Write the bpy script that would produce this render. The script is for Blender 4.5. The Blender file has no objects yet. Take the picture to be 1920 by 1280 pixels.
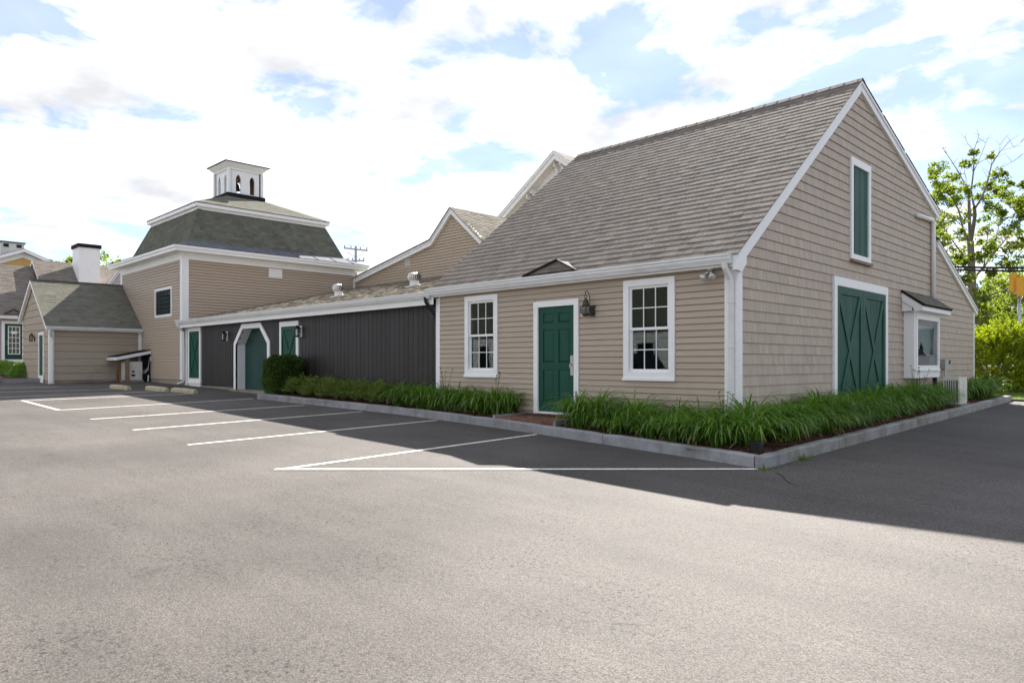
import bpy, math, random
import numpy as np
from mathutils import Vector, Matrix

random.seed(7); rng = np.random.default_rng(7)
R = math.radians
scene = bpy.context.scene
COL = scene.collection

# ------------------------------------------------------------------ camera
CX, CY, CZ, FPX, HZ = 5.375, -10.36, 1.35, 1332.0, 681.0
SQ = math.sqrt(.5)
cd = bpy.data.cameras.new('camera'); cam = bpy.data.objects.new('camera', cd); COL.objects.link(cam)
cam.location = (CX, CY, CZ); cam.rotation_euler = (R(90), 0, R(45))
cd.sensor_width = 36; cd.lens = FPX / 1920 * 36; cd.shift_y = (HZ - 640) / 1920
cd.clip_start = .05; cd.clip_end = 3000
scene.camera = cam

# ------------------------------------------------------------------ light
SUN = Vector((-4.9, 9.2, 7.9)).normalized()          # towards the sun
EXPOSURE = 2.1
sl = bpy.data.lights.new('sun', 'SUN'); sun = bpy.data.objects.new('sun', sl); COL.objects.link(sun)
sl.energy = 3.8; sl.angle = R(.55); sl.color = (1, .945, .87)
sun.rotation_euler = SUN.to_track_quat('Z', 'Y').to_euler()
scene.view_settings.view_transform = 'Standard'; scene.view_settings.look = 'None'
scene.view_settings.exposure = EXPOSURE; scene.view_settings.gamma = 1
scene.view_settings.use_curve_mapping = False

def build_world():
    w = bpy.data.worlds.new('World'); scene.world = w; w.use_nodes = True
    nt = w.node_tree; nt.nodes.clear(); N = nt.nodes.new; L = nt.links.new
    out = N('ShaderNodeOutputWorld'); bg = N('ShaderNodeBackground'); L(bg.outputs[0], out.inputs[0])
    sky = N('ShaderNodeTexSky'); sky.sky_type = 'NISHITA'; sky.sun_disc = False
    sky.sun_elevation = math.asin(SUN.z); sky.sun_rotation = math.atan2(SUN.x, SUN.y)
    sky.air_density = .75; sky.dust_density = 0; sky.ozone_density = 1.6
    bg.inputs[1].default_value = .075
    tc = N('ShaderNodeTexCoord'); sep = N('ShaderNodeSeparateXYZ'); L(tc.outputs['Generated'], sep.inputs[0])
    zc = N('ShaderNodeMath'); zc.operation = 'MAXIMUM'; zc.inputs[1].default_value = 0; L(sep.outputs[2], zc.inputs[0])
    za = N('ShaderNodeMath'); za.operation = 'ADD'; za.inputs[1].default_value = .16; L(zc.outputs[0], za.inputs[0])
    dx = N('ShaderNodeMath'); dx.operation = 'DIVIDE'; L(sep.outputs[0], dx.inputs[0]); L(za.outputs[0], dx.inputs[1])
    dy = N('ShaderNodeMath'); dy.operation = 'DIVIDE'; L(sep.outputs[1], dy.inputs[0]); L(za.outputs[0], dy.inputs[1])
    cmb = N('ShaderNodeCombineXYZ'); L(dx.outputs[0], cmb.inputs[0]); L(dy.outputs[0], cmb.inputs[1])
    cmb.inputs[2].default_value = 31.1
    n1 = N('ShaderNodeTexNoise'); n1.inputs['Scale'].default_value = 3.0; n1.inputs['Detail'].default_value = 9
    n1.inputs['Roughness'].default_value = .58; n1.inputs['Distortion'].default_value = .25; L(cmb.outputs[0], n1.inputs['Vector'])
    r1 = N('ShaderNodeMapRange'); r1.interpolation_type = 'SMOOTHSTEP'
    r1.inputs[1].default_value = .405; r1.inputs[2].default_value = .585; 
    n3 = N('ShaderNodeTexNoise'); n3.inputs['Scale'].default_value = .7; n3.inputs['Detail'].default_value = 2; L(cmb.outputs[0], n3.inputs['Vector'])   # big banks and clearer lanes
    na = N('ShaderNodeMath'); na.operation = 'MULTIPLY_ADD'; na.inputs[1].default_value = .5; na.inputs[2].default_value = -.25; L(n3.outputs[0], na.inputs[0])
    nn = N('ShaderNodeMath'); nn.operation = 'ADD'; L(n1.outputs[0], nn.inputs[0]); L(na.outputs[0], nn.inputs[1]); L(nn.outputs[0], r1.inputs[0])
    n2 = N('ShaderNodeTexNoise'); n2.inputs['Scale'].default_value = 3.4; n2.inputs['Detail'].default_value = 7; L(cmb.outputs[0], n2.inputs['Vector'])
    r2 = N('ShaderNodeMapRange'); r2.inputs[1].default_value = .3; r2.inputs[2].default_value = .7
    r2.inputs[3].default_value = .64; r2.inputs[4].default_value = 1.22; L(n2.outputs[0], r2.inputs[0])
    hz = N('ShaderNodeMapRange'); hz.inputs[1].default_value = 0; hz.inputs[2].default_value = .16   # thin milky veil low down
    hz.inputs[3].default_value = .55; hz.inputs[4].default_value = .30; L(zc.outputs[0], hz.inputs[0])
    mx = N('ShaderNodeMath'); mx.operation = 'MAXIMUM'; L(r1.outputs[0], mx.inputs[0]); L(hz.outputs[0], mx.inputs[1])
    cc = N('ShaderNodeVectorMath'); cc.operation = 'SCALE'; cc.inputs[0].default_value = (4.1, 4.16, 4.3); L(r2.outputs[0], cc.inputs['Scale'])
    sv = N('ShaderNodeVectorMath'); sv.operation = 'MULTIPLY'; sv.inputs[1].default_value = (.70, .655, .68)
    mix = N('ShaderNodeMixRGB'); L(mx.outputs[0], mix.inputs[0]); L(sky.outputs[0], sv.inputs[0]); L(sv.outputs[0], mix.inputs[1]); L(cc.outputs[0], mix.inputs[2])
    L(mix.outputs[0], bg.inputs[0])
build_world()

# ------------------------------------------------------------------ pixel -> place helpers
def ray(px, py):
    a = (px - 960) / FPX; b = (HZ - py) / FPX
    return (-SQ + a * SQ, SQ + a * SQ, b)
def onX(px, py, x):
    d = ray(px, py); t = (x - CX) / d[0]; return Vector((x, CY + t * d[1], CZ + t * d[2]))
def onY(px, py, y):
    d = ray(px, py); t = (y - CY) / d[1]; return Vector((CX + t * d[0], y, CZ + t * d[2]))
def atD(px, py, t):
    d = ray(px, py); return Vector((CX + t * d[0], CY + t * d[1], CZ + t * d[2]))
def proj(p):
    dx, dy = p[0] - CX, p[1] - CY; D = SQ * (dy - dx); Lt = SQ * (dx + dy)
    if D < .1: return None
    return (960 + FPX * Lt / D, HZ - FPX * (p[2] - CZ) / D)
def zg(x, y):                                        # the lot climbs about 2.8 % towards the buildings
    u = (y - x) * SQ
    if u < -24: return .056 + .0283 * -24
    if u < 28: return .056 + .0283 * u
    if u < 40: s = (u - 28) / 12; return .056 + .0283 * (28 + 12 * (s - s * s / 2))
    return .056 + .0283 * 34

# ------------------------------------------------------------------ objects
ORG = {}
class MB:
    def __init__(s): s.v = []; s.f = []; s.t = []
    def quad(s, a, b, c, d, t=.5):
        i = len(s.v); s.v += [tuple(a), tuple(b), tuple(c), tuple(d)]; s.f.append((i, i+1, i+2, i+3)); s.t.append(t); return s
    def tri(s, a, b, c, t=.5):
        i = len(s.v); s.v += [tuple(a), tuple(b), tuple(c)]; s.f.append((i, i+1, i+2)); s.t.append(t); return s
    def hexa(s, p, t=.5):                            # p: 4 bottom ccw, 4 top ccw
        i = len(s.v); s.v += [tuple(q) for q in p]
        for f in ((3,2,1,0),(4,5,6,7),(0,1,5,4),(1,2,6,5),(2,3,7,6),(3,0,4,7)):
            s.f.append(tuple(i+k for k in f)); s.t.append(t)
        return s
    def box(s, x0, x1, y0, y1, z0, z1, t=.5):
        x0, x1 = min(x0,x1), max(x0,x1); y0, y1 = min(y0,y1), max(y0,y1); z0, z1 = min(z0,z1), max(z0,z1)
        return s.hexa([(x0,y0,z0),(x1,y0,z0),(x1,y1,z0),(x0,y1,z0),(x0,y0,z1),(x1,y0,z1),(x1,y1,z1),(x0,y1,z1)], t)
    def obox(s, P, U, N, u0, u1, z0, z1, n0, n1, t=.5):  # box in wall coordinates: along U, up, out N
        U = Vector(U); N = Vector(N); P = Vector(P); Z = Vector((0,0,1))
        q = lambda u,n,z: P + U*u + N*n + Z*z
        return s.hexa([q(u0,n0,z0),q(u1,n0,z0),q(u1,n1,z0),q(u0,n1,z0),q(u0,n0,z1),q(u1,n0,z1),q(u1,n1,z1),q(u0,n1,z1)], t)
    def prism(s, poly, ext, t=.5):
        poly = [Vector(p) for p in poly]; e = Vector(ext); n = len(poly); i = len(s.v)
        s.v += [tuple(p) for p in poly] + [tuple(p+e) for p in poly]
        s.f.append(tuple(i+k for k in range(n-1,-1,-1))); s.f.append(tuple(i+n+k for k in range(n)))
        s.t += [t, t]
        for k in range(n):
            s.f.append((i+k, i+(k+1)%n, i+n+(k+1)%n, i+n+k)); s.t.append(t)
        return s
    def beam(s, a, b, w, h, up=(0,0,1), t=.5):       # rectangular bar from a to b
        a = Vector(a); b = Vector(b); d = (b-a).normalized(); up = Vector(up)
        sd = d.cross(up)
        if sd.length < 1e-4: sd = d.cross(Vector((1,0,0)))
        sd.normalize(); u = sd.cross(d)
        q = lambda p,i,j: p + sd*(i*w/2) + u*(j*h/2)
        return s.hexa([q(a,-1,-1),q(a,1,-1),q(b,1,-1),q(b,-1,-1),q(a,-1,1),q(a,1,1),q(b,1,1),q(b,-1,1)], t)
    def tube(s, path, rad, n=8, t=.5, cap=True):
        path = [Vector(p) for p in path]; m = len(path)
        if not hasattr(rad, '__len__'): rad = [rad]*m
        i0 = len(s.v); pu = None
        for k, p in enumerate(path):
            d = (path[min(k+1,m-1)] - path[max(k-1,0)]).normalized()
            if pu is None:
                pu = d.cross(Vector((0,0,1)))
                if pu.length < 1e-3: pu = Vector((1,0,0))
            pu = (pu - d*pu.dot(d)).normalized(); pv = d.cross(pu)
            for j in range(n):
                an = 2*math.pi*j/n
                s.v.append(tuple(p + (pu*math.cos(an) + pv*math.sin(an))*rad[k]))
        for k in range(m-1):
            for j in range(n):
                s.f.append((i0+k*n+j, i0+k*n+(j+1)%n, i0+(k+1)*n+(j+1)%n, i0+(k+1)*n+j)); s.t.append(t)
        if cap:
            s.f.append(tuple(i0+j for j in range(n-1,-1,-1))); s.f.append(tuple(i0+(m-1)*n+j for j in range(n))); s.t += [t,t]
        return s
    def lathe(s, c, prof, n=16, t=.5):               # prof: (r, z)
        i0 = len(s.v); m = len(prof)
        for r, z in prof:
            for j in range(n):
                an = 2*math.pi*j/n; s.v.append((c[0]+r*math.cos(an), c[1]+r*math.sin(an), c[2]+z))
        for k in range(m-1):
            for j in range(n):
                s.f.append((i0+k*n+j, i0+k*n+(j+1)%n, i0+(k+1)*n+(j+1)%n, i0+(k+1)*n+j)); s.t.append(t)
        s.f.append(tuple(i0+j for j in range(n-1,-1,-1))); s.f.append(tuple(i0+(m-1)*n+j for j in range(n))); s.t += [t,t]
        return s
    def build(s, name, m, parent=None, smooth=False, kind=None, origin=None):
        return mesh_obj(name, s.v, s.f, m, parent, smooth, kind, s.t, origin)

def mesh_obj(name, v, f, m, parent=None, smooth=False, kind=None, tint=None, origin=None):
    o0 = Vector(ORG.get(parent.name, (0,0,0))) if parent else Vector((0,0,0))
    loc = Vector((0,0,0))
    if parent is None:
        loc = Vector(origin) if origin is not None else Vector((0,0,0)); o0 = loc
    me = bpy.data.meshes.new(name)
    va = np.asarray(v, dtype=np.float64) - np.array(o0)
    me.from_pydata(va.tolist(), [], f if isinstance(f, list) else f.tolist())
    if tint is not None:
        at = me.attributes.new('tint', 'FLOAT', 'FACE'); at.data.foreach_set('value', np.asarray(tint, dtype=np.float32))
    if smooth: me.polygons.foreach_set('use_smooth', [True]*len(me.polygons))
    me.materials.append(m)
    o = bpy.data.objects.new(name, me); COL.objects.link(o)
    o.location = loc
    if parent: o.parent = parent
    ORG[o.name] = tuple(o0)
    if kind: o['kind'] = kind
    return o
def thing(name, label, cat, loc=(0,0,0), group=None, kind=None):
    o = bpy.data.objects.new(name, None); COL.objects.link(o); o.location = loc; o.empty_display_size = .2
    ORG[o.name] = tuple(loc)
    if kind: o['kind'] = kind
    if label: o['label'] = label
    if cat: o['category'] = cat
    if group: o['group'] = group
    return o
def tag(o, label, cat, group=None):
    o['label'] = label; o['category'] = cat
    if group: o['group'] = group
    return o
def dup(root, loc, rz=0, sc=1, label=None):
    r = root.copy(); COL.objects.link(r); r.location = loc; r.rotation_euler = (0,0,rz)
    r.scale = (sc,)*3 if not hasattr(sc, '__len__') else sc
    if label: r['label'] = label
    for ch in list(root.children):
        c = ch.copy(); COL.objects.link(c); c.parent = r
        for g in list(ch.children):
            d = g.copy(); COL.objects.link(d); d.parent = c
    return r

# ------------------------------------------------------------------ materials
def _new(name):
    m = bpy.data.materials.new(name); m.use_nodes = True; nt = m.node_tree
    return m, nt, nt.nodes['Principled BSDF'], nt.nodes.new, nt.links.new
def M(name, col, rough=.6, var=.08, scale=3, bump=0, bscale=80, tint=0, orand=0, stretch=(1,1,1), metal=0, spec=.35,
      dirt=None, dscale=.6, dlo=.5, dhi=.75, fine=0, fscale=200):
    m, nt, b, N, L = _new(name)
    tc = N('ShaderNodeTexCoord'); mp = N('ShaderNodeMapping'); mp.inputs['Scale'].default_value = stretch
    L(tc.outputs['Object'], mp.inputs[0])
    n = N('ShaderNodeTexNoise'); n.inputs['Scale'].default_value = scale; n.inputs['Detail'].default_value = 6; n.inputs['Roughness'].default_value = .6
    L(mp.outputs[0], n.inputs['Vector'])
    f = N('ShaderNodeMapRange'); f.inputs[1].default_value = .25; f.inputs[2].default_value = .75
    f.inputs[3].default_value = 1 - var; f.inputs[4].default_value = 1 + var; L(n.outputs[0], f.inputs[0])
    fac = f.outputs[0]
    def mul(a, lo, hi, src):
        r = N('ShaderNodeMapRange'); r.inputs[3].default_value = lo; r.inputs[4].default_value = hi; L(src, r.inputs[0])
        k = N('ShaderNodeMath'); k.operation = 'MULTIPLY'; L(a, k.inputs[0]); L(r.outputs[0], k.inputs[1]); return k.outputs[0]
    if tint:
        at = N('ShaderNodeAttribute'); at.attribute_name = 'tint'; fac = mul(fac, 1 - tint, 1 + tint, at.outputs['Fac'])
    if orand:
        oi = N('ShaderNodeObjectInfo'); fac = mul(fac, 1 - orand, 1 + orand, oi.outputs['Random'])
    if fine:
        nf = N('ShaderNodeTexNoise'); nf.inputs['Scale'].default_value = fscale; nf.inputs['Detail'].default_value = 2; L(tc.outputs['Object'], nf.inputs['Vector'])
        fac = mul(fac, 1 - fine, 1 + fine, nf.outputs[0])
    sc = N('ShaderNodeVectorMath'); sc.operation = 'SCALE'; sc.inputs[0].default_value = col; L(fac, sc.inputs['Scale'])
    c = sc.outputs[0]
    if dirt:
        nd = N('ShaderNodeTexNoise'); nd.inputs['Scale'].default_value = dscale; nd.inputs['Detail'].default_value = 8; nd.inputs['Roughness'].default_value = .65
        L(tc.outputs['Object'], nd.inputs['Vector'])
        rd = N('ShaderNodeMapRange'); rd.inputs[1].default_value = dlo; rd.inputs[2].default_value = dhi; L(nd.outputs[0], rd.inputs[0])
        mx = N('ShaderNodeMixRGB'); L(rd.outputs[0], mx.inputs[0]); L(c, mx.inputs[1]); mx.inputs[2].default_value = (*dirt, 1); c = mx.outputs[0]
    L(c, b.inputs['Base Color'])
    b.inputs['Roughness'].default_value = rough; b.inputs['Metallic'].default_value = metal
    b.inputs['Specular IOR Level'].default_value = spec
    if bump:
        nb = N('ShaderNodeTexNoise'); nb.inputs['Scale'].default_value = bscale; nb.inputs['Detail'].default_value = 4; L(mp.outputs[0], nb.inputs['Vector'])
        bp = N('ShaderNodeBump'); bp.inputs['Strength'].default_value = bump; bp.inputs['Distance'].default_value = .01
        L(nb.outputs[0], bp.inputs['Height']); L(bp.outputs[0], b.inputs['Normal'])
    return m
def foliage(name, c1, c2, trans=.4, rough=.5, spec=.35, tcol=None, scale=1.2):
    m, nt, b, N, L = _new(name); out = nt.nodes['Material Output']
    at = N('ShaderNodeAttribute'); at.attribute_name = 'tint'
    tc = N('ShaderNodeTexCoord'); n = N('ShaderNodeTexNoise'); n.inputs['Scale'].default_value = scale; L(tc.outputs['Object'], n.inputs['Vector'])
    ad = N('ShaderNodeMath'); ad.operation = 'MULTIPLY_ADD'; ad.inputs[1].default_value = .7; L(at.outputs['Fac'], ad.inputs[0])
    ms = N('ShaderNodeMath'); ms.operation = 'MULTIPLY_ADD'; ms.inputs[1].default_value = 1.0; ms.inputs[2].default_value = -.35; L(n.outputs[0], ms.inputs[0]); L(ms.outputs[0], ad.inputs[2])
    mx = N('ShaderNodeMixRGB'); mx.use_clamp = True; L(ad.outputs[0], mx.inputs[0]); mx.inputs[1].default_value = (*c1,1); mx.inputs[2].default_value = (*c2,1)
    L(mx.outputs[0], b.inputs['Base Color']); b.inputs['Roughness'].default_value = rough; b.inputs['Specular IOR Level'].default_value = spec
    tr = N('ShaderNodeBsdfTranslucent')
    g = N('ShaderNodeMixRGB'); g.blend_type = 'MULTIPLY'; g.inputs[0].default_value = 1; L(mx.outputs[0], g.inputs[1]); g.inputs[2].default_value = (*(tcol or (1.5,1.5,.6)),1)
    L(g.outputs[0], tr.inputs[0])
    ms = N('ShaderNodeMixShader'); ms.inputs[0].default_value = trans; L(b.outputs[0], ms.inputs[1]); L(tr.outputs[0], ms.inputs[2]); L(ms.outputs[0], out.inputs[0])
    return m
def glass_mat(name, tintc=(.75,.8,.8), ior=1.55):
    m, nt, b, N, L = _new(name); out = nt.nodes['Material Output']; nt.nodes.remove(b)
    fr = N('ShaderNodeFresnel'); fr.inputs[0].default_value = ior
    k = N('ShaderNodeMath'); k.operation = 'MULTIPLY_ADD'; k.inputs[1].default_value = 1.15; k.inputs[2].default_value = .015; k.use_clamp = True; L(fr.outputs[0], k.inputs[0])
    tr = N('ShaderNodeBsdfTransparent'); tr.inputs[0].default_value = (*tintc,1)
    gl = N('ShaderNodeBsdfGlossy'); gl.inputs['Roughness'].default_value = .012
    tc = N('ShaderNodeTexCoord'); n = N('ShaderNodeTexNoise'); n.inputs['Scale'].default_value = 2.2; n.inputs['Detail'].default_value = 1; L(tc.outputs['Object'], n.inputs['Vector'])
    bp = N('ShaderNodeBump'); bp.inputs['Strength'].default_value = .04; bp.inputs['Distance'].default_value = .02; L(n.outputs[0], bp.inputs['Height']); L(bp.outputs[0], gl.inputs['Normal'])
    ge = N('ShaderNodeNewGeometry'); nb = N('ShaderNodeMath'); nb.operation = 'SUBTRACT'; nb.inputs[0].default_value = 1; L(ge.outputs['Backfacing'], nb.inputs[1])
    kk = N('ShaderNodeMath'); kk.operation = 'MULTIPLY'; L(k.outputs[0], kk.inputs[0]); L(nb.outputs[0], kk.inputs[1])      # the inner face of a pane adds no second mirror
    ms = N('ShaderNodeMixShader'); L(kk.outputs[0], ms.inputs[0]); L(tr.outputs[0], ms.inputs[1]); L(gl.outputs[0], ms.inputs[2]); L(ms.outputs[0], out.inputs[0])
    return m
def asphalt_mat():
    m, nt, b, N, L = _new('asphalt')
    tc = N('ShaderNodeTexCoord')
    def noise(scale, det=6, ro=.6, st=None):
        n = N('ShaderNodeTexNoise'); n.inputs['Scale'].default_value = scale; n.inputs['Detail'].default_value = det; n.inputs['Roughness'].default_value = ro
        if st:
            mp = N('ShaderNodeMapping'); mp.inputs['Scale'].default_value = st; mp.inputs['Rotation'].default_value = (0,0,R(18)); L(tc.outputs['Object'], mp.inputs[0]); L(mp.outputs[0], n.inputs['Vector'])
        else: L(tc.outputs['Object'], n.inputs['Vector'])
        return n.outputs[0]
    def rng_(src, a, bb, lo, hi):
        r = N('ShaderNodeMapRange'); r.inputs[1].default_value = a; r.inputs[2].default_value = bb; r.inputs[3].default_value = lo; r.inputs[4].default_value = hi; L(src, r.inputs[0]); return r.outputs[0]
    def mul(a, c):
        k = N('ShaderNodeMath'); k.operation = 'MULTIPLY'; L(a, k.inputs[0]); L(c, k.inputs[1]); return k.outputs[0]
    vo = N('ShaderNodeTexVoronoi'); vo.inputs['Scale'].default_value = 150; L(tc.outputs['Object'], vo.inputs['Vector'])
    sepc = N('ShaderNodeSeparateColor'); L(vo.outputs['Color'], sepc.inputs[0])
    f = rng_(sepc.outputs[0], 0, 1, .55, 1.5)                        # single stones of the aggregate
    f = mul(f, rng_(noise(70, 4), .3, .7, .78, 1.22))
    f = mul(f, rng_(noise(.35, 7, .62), .3, .7, .8, 1.2))            # worn and sealed patches
    f = mul(f, rng_(noise(1.1, 6, .7, (.25, 1.6, 1)), .3, .7, .86, 1.12))   # tyre streaks
    sc = N('ShaderNodeVectorMath'); sc.operation = 'SCALE'; sc.inputs[0].default_value = (.096, .087, .080); L(f, sc.inputs['Scale'])
    pits = rng_(noise(30, 3, .5), .57, .66, 1, .42); pm = rng_(noise(.8, 4, .6), .40, .60, .1, 1)   # ravelled spots
    pk = N('ShaderNodeMix'); L(pm, pk.inputs[0]); pk.inputs[2].default_value = 1; L(pits, pk.inputs[3])
    sp = N('ShaderNodeVectorMath'); sp.operation = 'SCALE'; L(sc.outputs[0], sp.inputs[0]); L(pk.outputs[0], sp.inputs['Scale']); sc = sp
    wv = N('ShaderNodeTexWave'); wv.wave_type = 'RINGS'; wv.rings_direction = 'Z'; wv.inputs['Scale'].default_value = .055; wv.inputs['Distortion'].default_value = 5; wv.inputs['Detail'].default_value = 3; wv.inputs['Detail Scale'].default_value = .5
    mw = N('ShaderNodeMapping'); mw.inputs['Location'].default_value = (9,7,0); L(tc.outputs['Object'], mw.inputs[0]); L(mw.outputs[0], wv.inputs['Vector'])
    arc = rng_(wv.outputs['Fac'], .55, .95, 1, .86)                   # dark tyre arcs swept across the lot
    ov = N('ShaderNodeTexVoronoi'); ov.inputs['Scale'].default_value = .55; L(tc.outputs['Object'], ov.inputs['Vector'])
    on = N('ShaderNodeMath'); on.operation = 'MULTIPLY_ADD'; on.inputs[1].default_value = .22; L(noise(6, 4), on.inputs[0]); L(ov.outputs['Distance'], on.inputs[2])
    oil = rng_(on.outputs[0], .13, .19, .78, 1)                       # drips of oil
    k2 = mul(arc, oil)
    sc2 = N('ShaderNodeVectorMath'); sc2.operation = 'SCALE'; L(sc.outputs[0], sc2.inputs[0]); L(k2, sc2.inputs['Scale'])
    L(sc2.outputs[0], b.inputs['Base Color'])
    b.inputs['Roughness'].default_value = .8; b.inputs['Specular IOR Level'].default_value = .2
    bp = N('ShaderNodeBump'); bp.inputs['Strength'].default_value = .55; bp.inputs['Distance'].default_value = .006
    hh = N('ShaderNodeMath'); hh.operation = 'ADD'; L(sepc.outputs[1], hh.inputs[0]); L(noise(60, 3), hh.inputs[1]); L(hh.outputs[0], bp.inputs['Height'])
    L(bp.outputs[0], b.inputs['Normal'])
    return m

SIDE = (.41, .335, .258)
m_clap = M('vinyl_clapboard', SIDE, .5, .05, 2.5, .08, 40, orand=.03, stretch=(.5,.5,6), dirt=(.25,.2,.15), dscale=.5, dlo=.62, dhi=.95)
m_clapw = M('tan_clapboard', (.41,.325,.245), .5, .05, 2.5, .08, 40, orand=.03, stretch=(.5,.5,6))
m_shed = M('painted_board', (.36,.30,.23), .55, .06, 2.5, .1, 40, orand=.04, stretch=(.5,.5,6), dirt=(.2,.17,.13), dscale=.7, dlo=.6, dhi=.95)
m_shk = M('shingle_siding', (.445,.37,.295), .6, .06, 4, .3, 30, tint=.06, orand=.03, stretch=(6,6,.6), dirt=(.24,.2,.16), dscale=.5, dlo=.6, dhi=.95)
m_black = M('charcoal_board', (.021,.019,.019), .5, .18, 3, .2, 30, orand=.16, stretch=(4,4,.5), dirt=(.04,.035,.03), dscale=1.2, dlo=.6, dhi=.9)
m_groove = M('dark_backing', (.012,.011,.011), .9, .05)
m_white = M('white_trim', (.80,.80,.79), .45, .03, 2, .04, 30, dirt=(.5,.48,.44), dscale=1.1, dlo=.6, dhi=.9, spec=.4)
m_gut = M('white_gutter', (.68,.68,.67), .35, .05, 3, 0, dirt=(.42,.41,.39), dscale=1.5, dlo=.55, dhi=.85, spec=.5)
m_grime = M('grimy_white_trim', (.6,.6,.57), .5, .08, 2, .05, 30, dirt=(.4,.38,.34), dscale=1.4, dlo=.5, dhi=.8)
m_green = M('green_paint', (.008,.068,.042), .5, .2, 3, .15, 40, stretch=(3,3,.5), orand=.05, spec=.2)
m_greenw = M('weathered_green_paint', (.014,.075,.052), .55, .22, 3, .2, 25, stretch=(5,5,.5), orand=.1, dirt=(.04,.10,.08), dscale=1.6, dlo=.45, dhi=.85, spec=.2)
m_greend = M('dark_green_door', (.014,.052,.045), .5, .08, 2, .03, 40, spec=.2)
def roof(name, col, **k): return M(name, col, (.9), .10, 5, .4, 260, tint=.17, orand=.1, fine=.3, fscale=260, spec=.04, **k)
m_roof = roof('asphalt_shingle_brown', (.18,.158,.138), dirt=(.12,.11,.10), dscale=.5, dlo=.55, dhi=.9)
m_roofw = M('asphalt_shingle_tan', (.20,.18,.145), .9, .10, 5, .4, 260, tint=.42, orand=.2, fine=.3, spec=.04)  # wide tab tints also paint in the mottling of grazing sun
m_roofg = roof('asphalt_shingle_green', (.125,.125,.10), dirt=(.055,.05,.042), dscale=.45, dlo=.55, dhi=.8)
m_roofs = roof('asphalt_shingle_slate', (.155,.152,.125))
m_deck = M('roof_deck', (.09,.08,.07), .9, .1)
m_flash = M('lead_flashing', (.13,.135,.155), .8, .15, 4, .1, 20, dirt=(.19,.195,.22), dscale=2, spec=.1)
m_drip = M('black_drip_edge', (.02,.02,.021), .8, .1, spec=.08)
m_found = M('concrete_foundation', (.26,.225,.18), .85, .15, 4, .3, 60, dirt=(.12,.1,.08), dscale=1.2)
m_glass = glass_mat('window_glass')
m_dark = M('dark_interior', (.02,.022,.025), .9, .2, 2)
m_shade = M('roller_shade', (.30,.30,.29), .9, .05)
m_drape = M('interior_drape', (.22,.23,.21), .9, .25, 3, stretch=(4,4,.3))
m_metal = M('galvanised_metal', (.45,.45,.46), .4, .12, 4, .05, 30, metal=.85)
m_steel = M('brushed_steel', (.36,.36,.35), .45, .06, 5, metal=.9)
m_bronze = M('aged_bronze', (.075,.062,.055), .42, .25, 12, metal=.7)
m_blackm = M('black_metal', (.012,.012,.013), .4, .15, 6, metal=.3)
m_turb = M('pale_aluminium', (.60,.585,.565), .38, .07, 4, metal=.45)
m_granite = M('granite', (.275,.275,.285), .8, .15, 6, .6, 45, orand=.1, fine=.4, fscale=120, dirt=(.13,.13,.12), dscale=2.2, dlo=.45, dhi=.75)
m_granmoss = M('mossy_granite', (.275,.27,.265), .8, .15, 6, .6, 45, orand=.1, fine=.4, fscale=120, dirt=(.12,.12,.06), dscale=1.8, dlo=.42, dhi=.75)
m_stop = M('yellowed_concrete', (.42,.36,.25), .85, .15, 6, .4, 60, orand=.08, dirt=(.25,.22,.17), dscale=3)
m_paint = M('road_paint', (.66,.64,.58), .7, .08, 5, .2, 120, dirt=(.14,.13,.12), dscale=11, dlo=.53, dhi=.72, fine=.2)
m_mulch = M('mulch', (.085,.036,.02), .95, .3, 12, .9, 40, dirt=(.04,.02,.012), dscale=8, dlo=.45, dhi=.7)
m_chip = M('bark_chip', (.12,.048,.026), .9, .2, 8, tint=.55)
m_brick = M('paver_brick', (.185,.088,.062), .85, .2, 9, .3, 60, orand=.3)
m_wood = M('weathered_wood', (.21,.155,.105), .75, .22, 4, .25, 40, stretch=(6,6,.6))
m_woodb = M('brown_wood', (.14,.07,.03), .75, .22, 4, .25, 40, stretch=(6,6,.6))
m_ac = M('cream_enamel', (.62,.6,.55), .4, .04, 3, dirt=(.42,.4,.36), dscale=2)
m_bark = M('grey_bark', (.20,.175,.15), .9, .3, 6, .7, 20, stretch=(3,3,.6))
m_asph = asphalt_mat()
m_yell = M('yellow_paint', (.52,.33,.10), .6, .05)
m_sig = M('signal_yellow', (.70,.36,.02), .5, .06)
m_wire = M('black_cable', (.015,.015,.015), .6, .05)
m_pink = M('pale_mauve_siding', (.42,.36,.38), .6, .05)
m_redbr = M('brick_base', (.26,.17,.14), .85, .25, 10)
m_lawn = M('lawn_soil', (.055,.085,.018), .95, .3, 4, .5, 40)
f_lily = foliage('daylily_leaf', (.05,.125,.016), (.20,.34,.05), .36, .38, .5, (1.3,1.5,.5), 1.5)
f_box = foliage('boxwood_leaf', (.015,.04,.008), (.085,.15,.022), .25, .45, .35)
f_jun = foliage('juniper_spray', (.035,.075,.018), (.21,.265,.06), .28, .6, .2)
f_yew = foliage('golden_shrub_leaf', (.035,.09,.010), (.29,.37,.02), .5, .5, .3, (1.6,1.4,.4), .9)
f_map = foliage('maple_leaf', (.055,.10,.016), (.19,.25,.035), .58, .5, .3, (1.7,1.6,.5), .6)
f_dark = foliage('dark_tree_leaf', (.02,.045,.012), (.07,.11,.02), .4, .5, .3, (1.5,1.5,.5), .4)
f_grass = foliage('grass_blade', (.06,.11,.015), (.17,.23,.03), .4, .6, .2)
f_straw = foliage('dry_leaf', (.16,.12,.045), (.26,.20,.08), .25)
f_stem = foliage('dry_stem', (.06,.05,.02), (.10,.09,.03), .1)

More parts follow.
